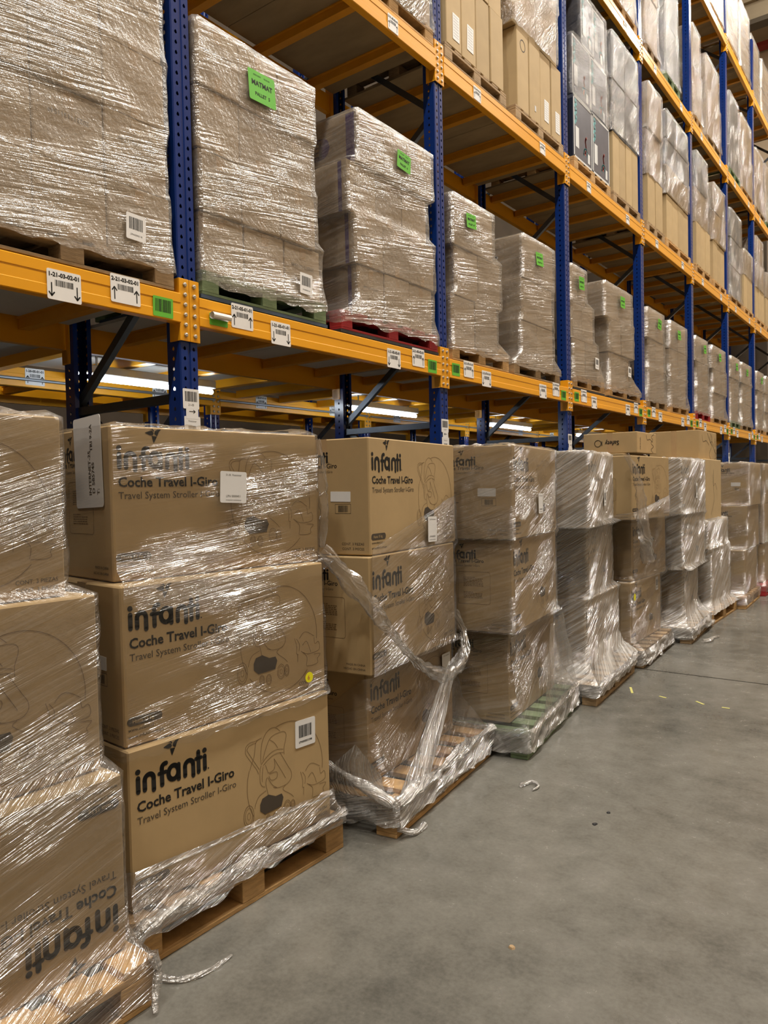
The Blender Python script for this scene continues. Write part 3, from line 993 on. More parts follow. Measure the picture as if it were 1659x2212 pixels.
DRAW = {'hood_outer': [(0.546, 0.332), (0.545, 0.361), (0.552, 0.405), (0.569, 0.436), (0.591, 0.45), (0.609, 0.451), (0.626, 0.445), (0.643, 0.43)], 'hood_front': [(0.554, 0.34), (0.568, 0.376), (0.588, 0.41), (0.61, 0.422), (0.643, 0.425), (0.664, 0.422), (0.674, 0.41), (0.672, 0.391), (0.662, 0.362), (0.662, 0.333)], 'hood_rib': [(0.591, 0.409), (0.614, 0.391), (0.63, 0.367)], 'hood_rim': [(0.546, 0.327), (0.569, 0.345), (0.6, 0.36), (0.63, 0.362), (0.657, 0.355)], 'hood_rim2': [(0.556, 0.321), (0.577, 0.334), (0.605, 0.345), (0.635, 0.347), (0.659, 0.341)], 'handle': [(0.551, 0.427), (0.522, 0.423), (0.493, 0.423), (0.477, 0.413), (0.473, 0.397), (0.479, 0.378), (0.523, 0.316), (0.533, 0.295)], 'handle2': [(0.524, 0.416), (0.495, 0.414), (0.483, 0.405), (0.485, 0.391), (0.537, 0.311)], 'back': [(0.539, 0.426), (0.524, 0.418), (0.518, 0.391), (0.513, 0.365), (0.502, 0.346), (0.492, 0.321)], 'seat_r': [(0.641, 0.346), (0.661, 0.313), (0.681, 0.28), (0.695, 0.258), (0.697, 0.237), (0.687, 0.222), (0.667, 0.213), (0.63, 0.213), (0.603, 0.222)], 'seat_in': [(0.61, 0.331), (0.632, 0.296), (0.654, 0.26), (0.666, 0.239)], 'seat_in2': [(0.567, 0.319), (0.575, 0.298), (0.583, 0.284), (0.607, 0.29), (0.614, 0.306), (0.61, 0.331)], 'seat_in3': [(0.585, 0.279), (0.619, 0.278), (0.625, 0.265), (0.617, 0.252), (0.593, 0.253), (0.582, 0.272)], 'seat_l': [(0.545, 0.322), (0.539, 0.297), (0.54, 0.26), (0.55, 0.242), (0.562, 0.237)], 'seat_l2': [(0.555, 0.316), (0.55, 0.283), (0.55, 0.259)], 'leg1': [(0.573, 0.269), (0.566, 0.248), (0.573, 0.218), (0.58, 0.187), (0.593, 0.16)], 'leg2': [(0.567, 0.221), (0.534, 0.211), (0.518, 0.192), (0.51, 0.169)], 'leg3': [(0.664, 0.211), (0.651, 0.198), (0.69, 0.168), (0.705, 0.152)], 'tub': [(0.576, 0.269), (0.598, 0.233), (0.621, 0.216)], 'cs1': [(0.745, 0.239), (0.756, 0.201), (0.753, 0.176), (0.763, 0.172)], 'cs2': [(0.755, 0.235), (0.77, 0.212), (0.767, 0.184)], 'cs3': [(0.851, 0.226), (0.855, 0.199), (0.874, 0.206), (0.882, 0.186), (0.873, 0.169), (0.817, 0.164), (0.781, 0.179)], 'cs4': [(0.786, 0.204), (0.807, 0.218), (0.822, 0.194), (0.831, 0.169)], 'cs5': [(0.76, 0.172), (0.759, 0.142)], 'cs6': [(0.778, 0.182), (0.804, 0.161), (0.81, 0.145), (0.805, 0.117)], 'cs7': [(0.848, 0.158), (0.884, 0.154), (0.867, 0.136), (0.87, 0.12), (0.845, 0.114), (0.808, 0.116)], 'cs8': [(0.771, 0.234), (0.792, 0.254), (0.816, 0.253), (0.852, 0.231)]}
BASKET = [(0.578, 0.202), (0.547, 0.196), (0.536, 0.176), (0.536, 0.152), (0.558, 0.133), (0.597, 0.134), (0.641, 0.137), (0.652, 0.168), (0.644, 0.185), (0.613, 0.185)]
def smooth_line(pts, k=3):
    P = [Vector((x, z)) for x, z in pts]
    out = []
    for i in range(len(P) - 1):
        a, b, c, d = P[max(0, i - 1)], P[i], P[i + 1], P[min(len(P) - 1, i + 2)]
        for q in range(k):
            t = q / k
            v = 0.5 * ((2 * b) + (c - a) * t + (2 * a - 5 * b + 4 * c - d) * t * t + (3 * b - a - 3 * c + d) * t ** 3)
            out.append((v.x, v.y))
    out.append(pts[-1])
    return out
def drawing_mesh():
    b = MB(); w_ = 0.0017
    for p in DRAW.values():
        b.stroke(smooth_line(p), w_, caps=False)
    b.stroke(arc(0.672, 0.249, 0.195, 104, -8, 26, 0.207), w_ * 1.15, caps=False)
    b.stroke(arc(0.672, 0.249, 0.195, -45, -143, 22, 0.207), w_ * 1.15, caps=False)
    b.stroke(arc(0.672, 0.249, 0.195, 160, 211, 12, 0.207), w_ * 1.15, caps=False)
    for cx, cz, rx, rz in ((0.482, 0.151, 0.024, 0.04), (0.574, 0.106, 0.012, 0.02), (0.608, 0.102, 0.013, 0.021), (0.671, 0.121, 0.019, 0.029), (0.7, 0.12, 0.012, 0.023)):
        b.stroke(arc(cx, cz, rx, 0, 360, 18, rz), w_, caps=False)
        b.stroke(arc(cx, cz, rx * .72, 0, 360, 16, rz * .76), w_ * .8, caps=False)
        b.stroke(arc(cx, cz, rx * .3, 0, 360, 10, rz * .34), w_ * .8, caps=False)
    return b.mesh('printed_drawing', MT['inkline'])
DRAW_ME = drawing_mesh()
BASKET_ME = MB().poly([(x, 0, z) for x, z in reversed(BASKET)]).mesh('printed_basket', MT['inkgrey'])
def pill_mesh():
    pts = arc(0.026, 0.083, 0.0145, 90, 270, 8) + arc(0.127, 0.083, 0.0145, -90, 90, 8)
    return MB().poly([(x, 0, z) for x, z in pts]).mesh('weight_badge', MT['inkgrey'])
PILL_ME = pill_mesh()
def panel_mesh():
    b = MB()
    r = 0.012; x0, x1, z0, z1 = -0.095, 0.099, 0.16, 0.344
    pts = arc(x1 - r, z1 - r, r, 0, 90, 4) + arc(x0 + r, z1 - r, r, 90, 180, 4) + arc(x0 + r, z0 + r, r, 180, 270, 4) + arc(x1 - r, z0 + r, r, 270, 360, 4)
    b.stroke(pts + pts[:1], 0.0017, caps=False)
    rr = random.Random(4)
    for k, z in enumerate((0.312, 0.304, 0.296, 0.288, 0.280, 0.272, 0.264, 0.228, 0.220, 0.212, 0.204, 0.196)):
        x = -0.062
        while x < 0.05 - (0.05 if k in (0, 7) else 0) * 1:
            l = rr.uniform(0.006, 0.018)
            b.quad((x, 0, z - 0.0016), (x + l, 0, z - 0.0016), (x + l, 0, z + 0.0016), (x, 0, z + 0.0016))
            x += l + 0.0035
    return b.mesh('printed_panel', MT['inkline'])
PANEL_ME = panel_mesh()
def boxes_outline():
    b = MB()
    for x0, x1, z0, z1 in ((0.07, 0.153, 0.19, 0.232), (-0.165, -0.135, 0.19, 0.222), (-0.165, -0.135, 0.25, 0.282)):
        b.stroke([(x0, z0), (x1, z0), (x1, z1), (x0, z1), (x0, z0)], 0.0016, caps=False)
    b.quad((-0.12, 0, 0.208), (-0.07, 0, 0.208), (-0.07, 0, 0.212), (-0.12, 0, 0.212))
    b.quad((-0.12, 0, 0.264), (-0.08, 0, 0.264), (-0.08, 0, 0.268), (-0.12, 0, 0.268))
    b.stroke([(-0.155, 0.205), (-0.15, 0.197), (-0.138, 0.217)], 0.002, caps=False)
    return b.mesh('printed_boxes', MT['inkgrey'])
OUTL_ME = boxes_outline()

def stroller_carton(label, corner, ang, z, side='A', flip=False, group='stroller cartons on the floor pallets', sticker=None, full=True):
    """corner: world xy of the near front bottom corner; ang: degrees the front is turned from the aisle line"""
    a = math.radians(ang)
    ux, uy = -math.sin(a), math.cos(a)
    vx, vy = -uy, ux
    cx = corner[0] + ux * BW / 2 + vx * BD / 2
    cy = corner[1] + uy * BW / 2 + vy * BD / 2
    rz = PI / 2 + a
    t = thing('cardboard_box', label, 'box', (cx, cy, z + (BH if flip else 0)), (0, PI if flip else 0, rz), group)
    link('carton', carton_mesh(BW, BD, BH - 0.004, 'card'), t, (0, 0, 0.002))
    fy = -BD / 2 - 0.0007
    fx = -BW / 2
    link('tape_strip', cached('tape_floor', lambda: MB().box(-BW / 2 - 0.0005, BW / 2 + 0.0005, -0.03, 0.03, BH - 0.003, BH - 0.0012).mesh('tape_strip', MT['tape'])), t)
    link('flap_tape', cached('tape_side', lambda: MB().box(-BW / 2 - 0.0006, -BW / 2 + 0.002, -0.03, 0.03, BH - 0.07, BH - 0.0012).mesh('flap_tape', MT['tape'])), t)
    if full:
        link('printed_logo', logo(), t, (fx, fy, 0))
        link('printed_name', text_mesh('Coche Travel I-Giro', 0.0475, MT['ink'], 'LEFT', 0.0012, 1.0), t, (fx + 0.027, fy, 0.322))
        link('printed_subtitle', text_mesh('Travel System Stroller I-Giro', 0.034, MT['inkgrey'], 'LEFT', 0, 1.0), t, (fx + 0.027, fy, 0.281))
        d = link('printed_drawing', DRAW_ME, t, (fx, fy, 0))
        link('printed_basket', BASKET_ME, d, (0, -0.0003, 0))
        p = link('weight_badge', PILL_ME, t, (fx, fy, 0))
        link('badge_lettering', text_mesh('Hasta 15 kg.', 0.0165, MT['card'], 'LEFT', 0.0003), p, (0.03, -0.0006, 0.0775))
        link('printed_address', text_mesh('www.infanti.cl', 0.0165, MT['ink']), t, (fx + 0.0145, fy, 0.051))
        link('printed_address', text_mesh('www.infanti.com.pe', 0.0165, MT['ink']), t, (fx + 0.0145, fy, 0.028))
        link('printed_contents', text_mesh('CONT. 3 PIEZAS', 0.0175, MT['inkgrey'], 'RIGHT'), t, (fx + BW - 0.022, fy, 0.047))
        link('printed_contents', text_mesh('CONT. 3 PIECES', 0.0175, MT['inkgrey'], 'RIGHT'), t, (fx + BW - 0.022, fy, 0.023))
    # near end panel
    ex = -BW / 2 - 0.0007
    e = link('end_print', None, t, (ex, 0, 0), (0, 0, -PI / 2))
    s = 0.62
    link('printed_logo', logo(s), e, (-BD / 2 + 0.5 - 0.21 - 0.309 * s, 0, 0.464 - 0.4535 * s))
    link('printed_name', text_mesh('Coche Travel I-Giro', 0.030, MT['ink'], 'RIGHT', 0.0005), e, (BD / 2 - 0.166, 0, 0.396))
    link('printed_subtitle', text_mesh('Travel System Stroller I-Giro', 0.0165, MT['inkgrey'], 'RIGHT'), e, (BD / 2 - 0.19, 0, 0.374))
    if side == 'A':
        link('printed_boxes', OUTL_ME, e)
        link('printed_barcode', barcode_mesh(0.05, 0.03, 18, 11), e, (0.112, -0.0003, 0.211))
        w_ = link('blank_sticker', card_mesh(0.107, 0.046, MT['paper']), e, (0.1, 0, 0.266), (0, 0.02, 0))
        w_['label'] = 'blank white sticker'
        link('printed_contents', text_mesh('CONT. 3 PIEZAS', 0.0165, MT['inkgrey'], 'RIGHT'), e, (BD / 2 - 0.03, 0, 0.047))
        link('printed_contents', text_mesh('CONT. 3 PIECES', 0.0165, MT['inkgrey'], 'RIGHT'), e, (BD / 2 - 0.03, 0, 0.025))
    else:
        link('printed_panel', PANEL_ME, e, (0.02 if side == 'B' else 0.0, 0, 0))
        link('printed_contents', text_mesh('MADE IN CHINA', 0.0135, MT['inkgrey'], 'RIGHT'), e, (BD / 2 - 0.03, 0, 0.042))
        link('printed_contents', text_mesh('HECHO EN CHINA', 0.0135, MT['inkgrey'], 'RIGHT'), e, (BD / 2 - 0.03, 0, 0.022))
        if side == 'C':
            link('blank_sticker', card_mesh(0.055, 0.045, MT['paper']), e, (0.03, 0, 0.14))
    return t, fx, fy

def on_front(t, o, x, z, y=-0.0006, tilt=0.0):
    """a label stuck on the front of a stroller carton, x from its near edge"""
    o.parent = t
    o.location = (-BW / 2 + x, -BD / 2 + y - 0.0004, z)
    o.rotation_euler = (0, tilt, 0)
    return o

def shipping_label(t, x, z, wd=0.105, ht=0.105, tilt=-0.05):
    lab = on_front(t, link('shipping_label', card_mesh(wd, ht, MT['paper'])), x, z, -0.021, tilt)
    link('printed_lines', text_mesh('21-05  Posicionar', 0.010, MT['inkgrey'], 'CENTER'), lab, (0, -0.0016, ht * 0.36))
    link('printed_lines', text_mesh('LPN 0000451', 0.012, MT['inkgrey'], 'CENTER'), lab, (0, -0.0016, -ht * 0.32))
    link('printed_lines', text_mesh('recepcion automatica', 0.008, MT['inkgrey'], 'CENTER'), lab, (0, -0.0016, -ht * 0.43))
    return lab

def barcode_label(t, x, z, wd=0.1, ht=0.1, tilt=0.0, y=-0.0006):
    lab = on_front(t, link('barcode_label', card_mesh(wd, ht, MT['paper'])), x, z, y, tilt)
    link('printed_barcode', barcode_mesh(wd * 0.66, ht * 0.45, 24, 6), lab, (0, -0.0016, ht * 0.08))
    link('printed_number', text_mesh('LPN000031598', wd * 0.105, MT['ink'], 'CENTER', 0.0003), lab, (0, -0.0016, -ht * 0.34))
    return lab

# ------------------------------------------------------------------ stacks on the floor in front of the rack
# boxes from the bottom: (near corner x, y, angle, end print)
FLOOR = {
    1: dict(boxes=[(-1.96, 0.365, -1.0, 'B'), (-2.04, 0.35, -1.0, 'A'), (-2.09, 0.285, -1.0, 'B')], pallet=(-1.85, 0.21, 0.0, 1.09), mat='wood'),
    2: dict(boxes=[(-2.084, 1.391, -3.9, 'A'), (-2.112, 1.400, -4.3, 'A'), (-2.215, 1.446, -7.2, 'B')], pallet=(-2.005, 1.335, 0.0, 1.02), mat='wood'),
    3: dict(boxes=[(-2.085, 2.64, 6.6, 'B'), (-2.00, 2.565, 7.4, 'B'), (-2.016, 2.596, 6.9, 'A')], pallet=(-1.86, 2.535, 7.5, 1.11), mat='wood'),
    4: dict(boxes=[(-1.96, 3.79, 8.0, 'B'), (-1.90, 3.73, 8.7, 'B'), (-1.88, 3.71, 9.0, 'A')], pallet=(-1.80, 3.685, 8.5, 1.10), mat='wood_green'),
    5: dict(boxes=[(-2.037, 5.127, 5.0, 'C'), (-2.03, 5.16, 8.8, 'B'), (-1.915, 4.90, 9.8, 'B')], pallet=(-1.85, 4.84, 5.0, 1.08), mat='wood_old'),
    6: dict(boxes=[(-2.053, 6.162, 1.5, 'B'), (-2.07, 6.26, -0.9, 'B'), (-1.99, 6.03, -2.4, 'B')], pallet=(-1.92, 6.055, 4.0, 1.08), mat='wood_old'),
    7: dict(boxes=[(-1.979, 7.461, 5.8, 'C'), (-1.94, 7.31, 1.3, 'A'), (-1.932, 7.25, 0.5, 'B')], pallet=(-1.84, 7.205, 4.0, 1.04), mat='wood_old'),
    9: dict(boxes=[(-1.86, 9.72, 2.0, 'B'), (-1.86, 9.86, 2.0, 'B'), (-1.85, 9.95, 2.0, 'A')], pallet=(-1.81, 9.5, 2.0, 1.08), mat='wood'),
    10: dict(boxes=[(-1.87, 10.98, 1.0, 'B'), (-1.86, 10.96, 1.0, 'B'), (-1.86, 10.99, 1.0, 'B')], pallet=(-1.8, 10.7, 0.0, 1.1), mat='wood_red'),
}
PZ = 0.146
LAY = ['bottom', 'middle', 'top']
STACK = {}
PEX = {1: 'first', 2: 'second', 3: 'third', 4: 'fourth', 5: 'fifth', 6: 'sixth', 7: 'seventh', 8: 'eighth', 9: 'ninth', 10: 'tenth'}
PALDESC = {'wood': 'pale wooden pallet', 'wood_old': 'worn brown wooden pallet', 'wood_green': 'green painted wooden pallet', 'wood_red': 'red painted wooden pallet', 'wood_grey': 'dark grey pallet'}
def ucorner(x, y, ang):
    a = math.radians(ang)
    return -math.sin(a), math.cos(a)
for k, S in FLOOR.items():
    px, py, pa, pl = S['pallet']
    ux, uy = ucorner(0, 0, pa)
    D_ = 0.98
    cx = px + ux * pl / 2 - uy * D_ / 2
    cy = py + uy * pl / 2 + ux * D_ / 2
    pallet('%s under the %s floor stack from the camera end' % (PALDESC[S['mat']], PEX[k]), (cx, cy, 0), PI / 2 + math.radians(pa), pl, D_, S['mat'], 'pallets on the floor')
    for j, (x, y, a, sd) in enumerate(S['boxes']):
        flip = (k == 1 and j == 0)
        lab = '%s stroller carton of the %s floor stack from the camera end%s' % (LAY[j], PEX[k], ', upside down' if flip else '')
        STACK[k, j] = stroller_carton(lab, (x, y), a, PZ + j * BH, sd, flip, full=(k < 9))[0]

# labels and stickers on the cartons
shipping_label(STACK[2, 2], 0.475, 0.315, 0.118, 0.118, 0.045)
barcode_label(STACK[2, 0], 0.775, 0.390, 0.108, 0.108, 0.02)
ys = on_front(STACK[2, 1], link('round_sticker', MB().disc(0, 0, 0.021, 24, 0).mesh('round_sticker', MT['yellow'])), 0.80, 0.075, -0.021)
link('handwritten_number', text_mesh('6', 0.026, MT['redprint'], 'CENTER'), ys, (-0.003, -0.0006, -0.009))
shipping_label(STACK[3, 2], 0.585, 0.088, 0.098, 0.128, 0.02)
shipping_label(STACK[4, 2], 0.48, 0.19, 0.09, 0.12, 0.0)
shipping_label(STACK[3, 0], 0.79, 0.40, 0.1, 0.11, 0.0)
barcode_label(STACK[6, 0], 0.79, 0.44, 0.08, 0.12)
ys = on_front(STACK[6, 0], link('round_sticker', MB().disc(0, 0, 0.03, 20, 0).mesh('round_sticker', MT['yellow'])), 0.05, 0.41, -0.021)
barcode_label(STACK[5, 2], 0.5, 0.20, 0.07, 0.12, 0, -0.022)
barcode_label(STACK[7, 2], 0.5, 0.22, 0.05, 0.15, 0, -0.022)

# tall sheet of paper hanging between the first two stacks
a2 = math.radians(FLOOR[2]['boxes'][2][2])
sx, sy = FLOOR[2]['boxes'][2][:2]
sh = thing('paper_sheet', 'white printed sheet under the film on the near end of the second floor stack', 'sheet', (sx - 0.15 * math.cos(a2) + 0.004 * math.sin(a2), sy - 0.15 * math.sin(a2) - 0.004 * math.cos(a2), PZ + 2 * BH + 0.41), (0.0, -0.03, a2))
link('sheet', card_mesh(0.21, 0.315, MT['paper']), sh)
for q, (s, x, z, sz) in enumerate((('INTERNET-25', 0.02, -0.115, 0.026), ('D 585745', 0.046, -0.11, 0.027), ('TRI 9-2A', 0.038, 0.035, 0.025), ('T:', 0.08, -0.115, 0.026))):
    link('printed_line', text_mesh(s, sz, MT['inkgrey'], 'LEFT', 0.0005), sh, (x, -0.0018, z), (0, -PI / 2, 0))

# stack 8: mixed cartons
def plain_carton(label, corner, ang, z, w_, d_, h_, mat='card', group='plain cartons on the floor pallets'):
    ux, uy = ucorner(0, 0, ang)
    cx = corner[0] + ux * w_ / 2 - uy * d_ / 2
    cy = corner[1] + uy * w_ / 2 + ux * d_ / 2
    t = thing('cardboard_box', label, 'box', (cx, cy, z), (0, 0, PI / 2 + math.radians(ang)), group)
    link('carton', carton_mesh(w_, d_, h_ - 0.003, mat), t, (0, 0, 0.0015))
    link('tape_strip', MB().box(-w_ / 2 - 0.0005, w_ / 2 + 0.0005, -0.03, 0.03, h_ - 0.003, h_ - 0.0008).box(-w_ / 2 - 0.0012, -w_ / 2 + 0.002, -0.03, 0.03, 0.01, h_ - 0.001).mesh('tape_strip', MT['tape']), t)
    return t
pallet('pale wooden pallet under the eighth floor stack from the camera end', (-1.9 - 0.49, 8.25 + 0.6, 0), PI / 2, 1.2, 0.98, 'wood', 'pallets on the floor')
plain_carton('wrapped lower carton of the eighth floor stack, standing on its pallet', (-1.96, 8.48), 1.0, PZ, 1.0, 0.6, 0.64)
plain_carton('wrapped second carton of the eighth floor stack, below the bare ones', (-1.98, 8.42), 1.0, PZ + 0.64, 1.04, 0.6, 0.305)
t8 = plain_carton('bare tan column carton of the eighth floor stack, under the big overhanging one', (-2.03, 8.55), 1.0, PZ + 0.945, 0.83, 0.5, 0.67, 'card_yellow')
def squiggle(seed, w_, h_):
    r = random.Random(seed); b = MB()
    p = [(r.uniform(-w_, w_) * .5, h_ * .5)]
    for q in range(6):
        p.append((p[-1][0] + r.uniform(-.3, .3) * w_, h_ * (.5 - (q + 1) / 6)))
    b.stroke(smooth_line(p, 4), 0.005, caps=False)
    p = [(-w_ * .4, h_ * .4), (-w_ * .3, h_ * .15), (0, h_ * .2), (w_ * .3, h_ * .05)]
    b.stroke(smooth_line(p, 4), 0.005, caps=False)
    return b.mesh('printed_line', MT['inkgrey'])
link('printed_line', squiggle(3, 0.3, 0.5), t8, (0.1, -0.2515, 0.3))
t8b = plain_carton('big bare carton overhanging the top of the eighth floor stack', (-2.13, 8.74), 1.0, PZ + 1.617, 0.88, 0.54, 0.33, 'card')
link('printed_line', squiggle(5, 0.5, 0.3), t8b, (-0.1, -0.2715, 0.16))
link('printed_line', squiggle(8, 0.3, 0.3), t8b, (0.2, -0.2715, 0.16))
link('printed_name', text_mesh('CAR SEAT', 0.05, MT['inkgrey'], 'CENTER'), t8b, (0.38, -0.2715, 0.16), (0, -PI / 2, 0))
STACKFILM = {}
# carton lying on a hidden rear row behind the seventh stack
for j in range(3):
    plain_carton('plain carton in the hidden rear row behind the seventh floor stack, %s' % LAY[j], (-2.53, 7.42), 0.0, PZ + 0.557 * j, 0.8, 0.42, 0.555)
t7 = plain_carton('bare carton lying on the rear row between sixth and eighth floor stacks', (-2.42, 7.52), 0.0, PZ + 0.557 * 3, 0.62, 0.56, 0.215)
link('printed_name', text_mesh('Safety 1', 0.062, MT['ink'], 'CENTER', 0.001), t7, (-0.3135, 0.0, 0.13), (0, PI, -PI / 2))
link('printed_ring', MB().stroke(arc(0, 0, 0.034, 0, 360, 20), 0.006, caps=False).mesh('printed_ring', MT['ink']), t7, (-0.3135, 0.125, 0.11), (0, 0, -PI / 2))
link('printed_line', squiggle(15, 0.3, 0.2), t7, (0.1, -0.2815, 0.11))
link('printed_name', text_mesh('FRAGIL', 0.04, MT['inkgrey'], 'CENTER'), t7, (-0.2, -0.2815, 0.1), (0, -PI / 2, 0))

# ------------------------------------------------------------------ film round the floor stacks
def box_rect(k, j, off=0.011):
    x, y, a, _ = FLOOR[k]['boxes'][j]
    ux, uy = ucorner(0, 0, a)
    return rect_pts(x, y, ux, uy, BW, BD, off)
def pal_rect(k, off=0.008, depth=0.98):
    x, y, a, l = FLOOR[k]['pallet']
    ux, uy = ucorner(0, 0, a)
    return rect_pts(x, y, ux, uy, l, depth, off)
def stack_rings(k, flare=0.10, low=0.05):
    R = [(low, pal_rect(k, 0.012)), (PZ - 0.02, pal_rect(k, 0.014)), (PZ + 0.001, union_rect(pal_rect(k, 0.006), box_rect(k, 0)))]
    b0 = box_rect(k, 0)
    mid = [tuple(Vector(a).lerp(Vector(b), 0.25)) for a, b in zip(b0, pal_rect(k))]
    R += [(PZ + flare * 0.45, union_rect(b0, mid) if k not in (3, 4) else mid), (PZ + flare, b0), (PZ + BH - 0.001, b0)]
    for j in (1, 2):
        R += [(PZ + BH * j + 0.001, box_rect(k, j)), (PZ + BH * (j + 1) - 0.001, box_rect(k, j))]
    return R
FG = 'stretch film around the floor stacks'
def ramp1(pts):
    def f(s):
        for (a, va), (b, vb) in zip(pts, pts[1:]):
            if s <= b:
                return va + (vb - va) * (s - a) / max(1e-6, b - a)
        return pts[-1][1]
    return f
fn = dict(n=30, dz=0.022, group=FG)
film('stretch_film', 'clear film wrapped around the first floor stack from the camera end', stack_rings(1, 0.06, 0.03), 'film_mid', top=0.16, seed=1.3, ragged=0.03, **fn)
film('stretch_film', 'clear film around the upper two cartons of the second floor stack', stack_rings(2)[5:], 'film_clear', top=0.14, seed=4.1,
     zlo=ramp1([(0, 0.645), (0.32, 0.665), (0.5, 0.66), (0.82, 0.64), (1.0, 0.645)]), amp=0.009, **fn)
film('lower_film', 'torn film around the foot and pallet of the second floor stack', stack_rings(2, 0.13, 0.06), 'film_mid', seed=9.1,
     zlo=ramp1([(0, 0.118), (0.15, 0.125), (0.32, 0.11), (1.0, 0.11)]), zhi=ramp1([(0, 0.285), (0.32, 0.262), (0.5, 0.25), (0.82, 0.27), (1.0, 0.285)]), amp=0.012, zfreq=26, ragged=0.05, n=36, dz=0.012, group=FG)
film('stretch_film', 'loosened film around the third floor stack, top carton half bare', stack_rings(3, 0.42, 0.05), 'film_mid', seed=2.7,
     zhi=ramp1([(0, 1.24), (0.32, 1.47), (0.34, 1.5), (0.5, 1.45), (0.8, 0.8), (0.86, 0.36), (1.0, 0.66), (1.0, 1.24)]), amp=0.007, **fn)
film('stretch_film', 'milky film around the fourth floor stack on the green pallet', stack_rings(4, 0.36, 0.03), 'film_mid', top=0.2, seed=6.2, amp=0.006, **fn)
film('stretch_film', 'milky film around the fifth floor stack from the camera end', stack_rings(5, 0.16, 0.06), 'film_milky', top=0.2, seed=3.9, **fn)
film('stretch_film', 'film around the sixth floor stack, its top carton left bare', stack_rings(6, 0.14, 0.03), 'film_mid', seed=8.8,
     zhi=ramp1([(0, 1.27), (0.32, 1.40), (0.5, 1.35), (0.82, 1.2), (1.0, 1.27)]), **fn)
film('stretch_film', 'milky film around the seventh floor stack from the camera end', stack_rings(7, 0.14, 0.05), 'film_milky', top=0.2, seed=5.5, **fn)
def rr(x, y, a, w_, d_, off=0.011):
    ux, uy = ucorner(0, 0, a)
    return rect_pts(x, y, ux, uy, w_, d_, off)
film('stretch_film', 'milky film around the two lower cartons of the eighth floor stack',
     [(0.12, rr(-1.88, 8.24, 0, 1.25, 1.0)), (PZ + 0.05, rr(-1.96, 8.48, 1, 1.0, 0.6)), (PZ + 0.639, rr(-1.96, 8.48, 1, 1.0, 0.6)), (PZ + 0.641, rr(-1.98, 8.42, 1, 1.04, 0.6)), (PZ + 0.944, rr(-1.98, 8.42, 1, 1.04, 0.6))], 'film_milky', top=0.1, seed=7.7, n=18, dz=0.04, group=FG)
film('stretch_film', 'film around the ninth floor stack from the camera end', stack_rings(9, 0.12, 0.05), 'film_mid', top=0.2, seed=1.9, n=18, dz=0.04, group=FG)
film('stretch_film', 'film around the tenth floor stack on the red pallet', stack_rings(10, 0.12, 0.06), 'film_mid', top=0.2, seed=2.9, n=18, dz=0.04, group=FG)

def hem(k, label, lo, hi, mat, amp, seed, depth=0.98):
    r_ = pal_rect(k, 0.016, depth)
    film('film_hem', label, [(0.02, r_), (hi + 0.06, pal_rect(k, 0.010, depth))], mat, n=44, dz=0.012, zlo=lambda s: lo, zhi=lambda s: hi, amp=amp, seed=seed, group='ragged film hems on the floor pallets', zfreq=22, ragged=0.05, sfreq=9)
hem(3, 'bunched white film hem around the third floor pallet', 0.055, 0.165, 'film_white', 0.022, 31)
hem(4, 'film hem around the green fourth floor pallet', 0.04, 0.165, 'film_milky', 0.014, 32)
hem(5, 'ragged white film hem around the fifth floor pallet', 0.09, 0.145, 'film_white', 0.02, 33)
hem(6, 'ragged white film hem around the sixth floor pallet', 0.035, 0.145, 'film_milky', 0.02, 34)
hem(7, 'ragged white film hem around the seventh floor pallet', 0.06, 0.145, 'film_milky', 0.022, 35)
hem(2, 'torn film hem around the second floor pallet', 0.122, 0.178, 'film_mid', 0.016, 36)

# bunched film and loose scraps
def along_front(k, s, off, z):
    x, y, a, l = FLOOR[k]['pallet']
    ux, uy = ucorner(0, 0, a)
    return (x + ux * l * s + uy * off, y + uy * l * s - ux * off, z)
film_rope('bunched film along the front edge of the second floor pallet', [along_front(2, s, 0.005 + 0.012 * math.sin(9 * s), z) for s, z in ((-0.01, 0.12), (0.1, 0.15), (0.25, 0.148), (0.42, 0.16), (0.6, 0.15), (0.8, 0.155), (1.0, 0.15))], lambda t: 0.010 + 0.012 * math.sin(7 * t + 1) ** 2, 1, rn=0.9, step=0.01)
film_rope('straight film edge across the bottom carton of the second floor stack', [(-2.066, 1.395, PZ + 0.118), (-2.03, 1.85, PZ + 0.116), (-2.004, 2.295, PZ + 0.10)], 0.004, 2, rn=0.2)
film_rope('hanging film tatter at the near corner of the second floor pallet', [along_front(2, -0.01, 0.01, 0.15), along_front(2, -0.02, 0.03, 0.09), along_front(2, -0.015, 0.02, 0.03), along_front(2, -0.03, 0.05, 0.008)], lambda t: 0.026 * (1 - 0.7 * t), 3)
film_rope('film tatter hanging from the first floor pallet corner', [along_front(1, 0.99, 0.012, 0.16), along_front(1, 1.0, 0.02, 0.1), along_front(1, 0.985, 0.025, 0.05), along_front(1, 0.97, 0.045, 0.008)], lambda t: 0.018 * (1 - 0.5 * t), 5)
film_rope('thin film scrap lying on the concrete by the second floor pallet', [(-1.93, 1.37, 0.012), (-1.87, 1.40, 0.006), (-1.83, 1.48, 0.005), (-1.83, 1.58, 0.006)], lambda t: 0.012 * (1 - 0.8 * t) + 0.002, 6)
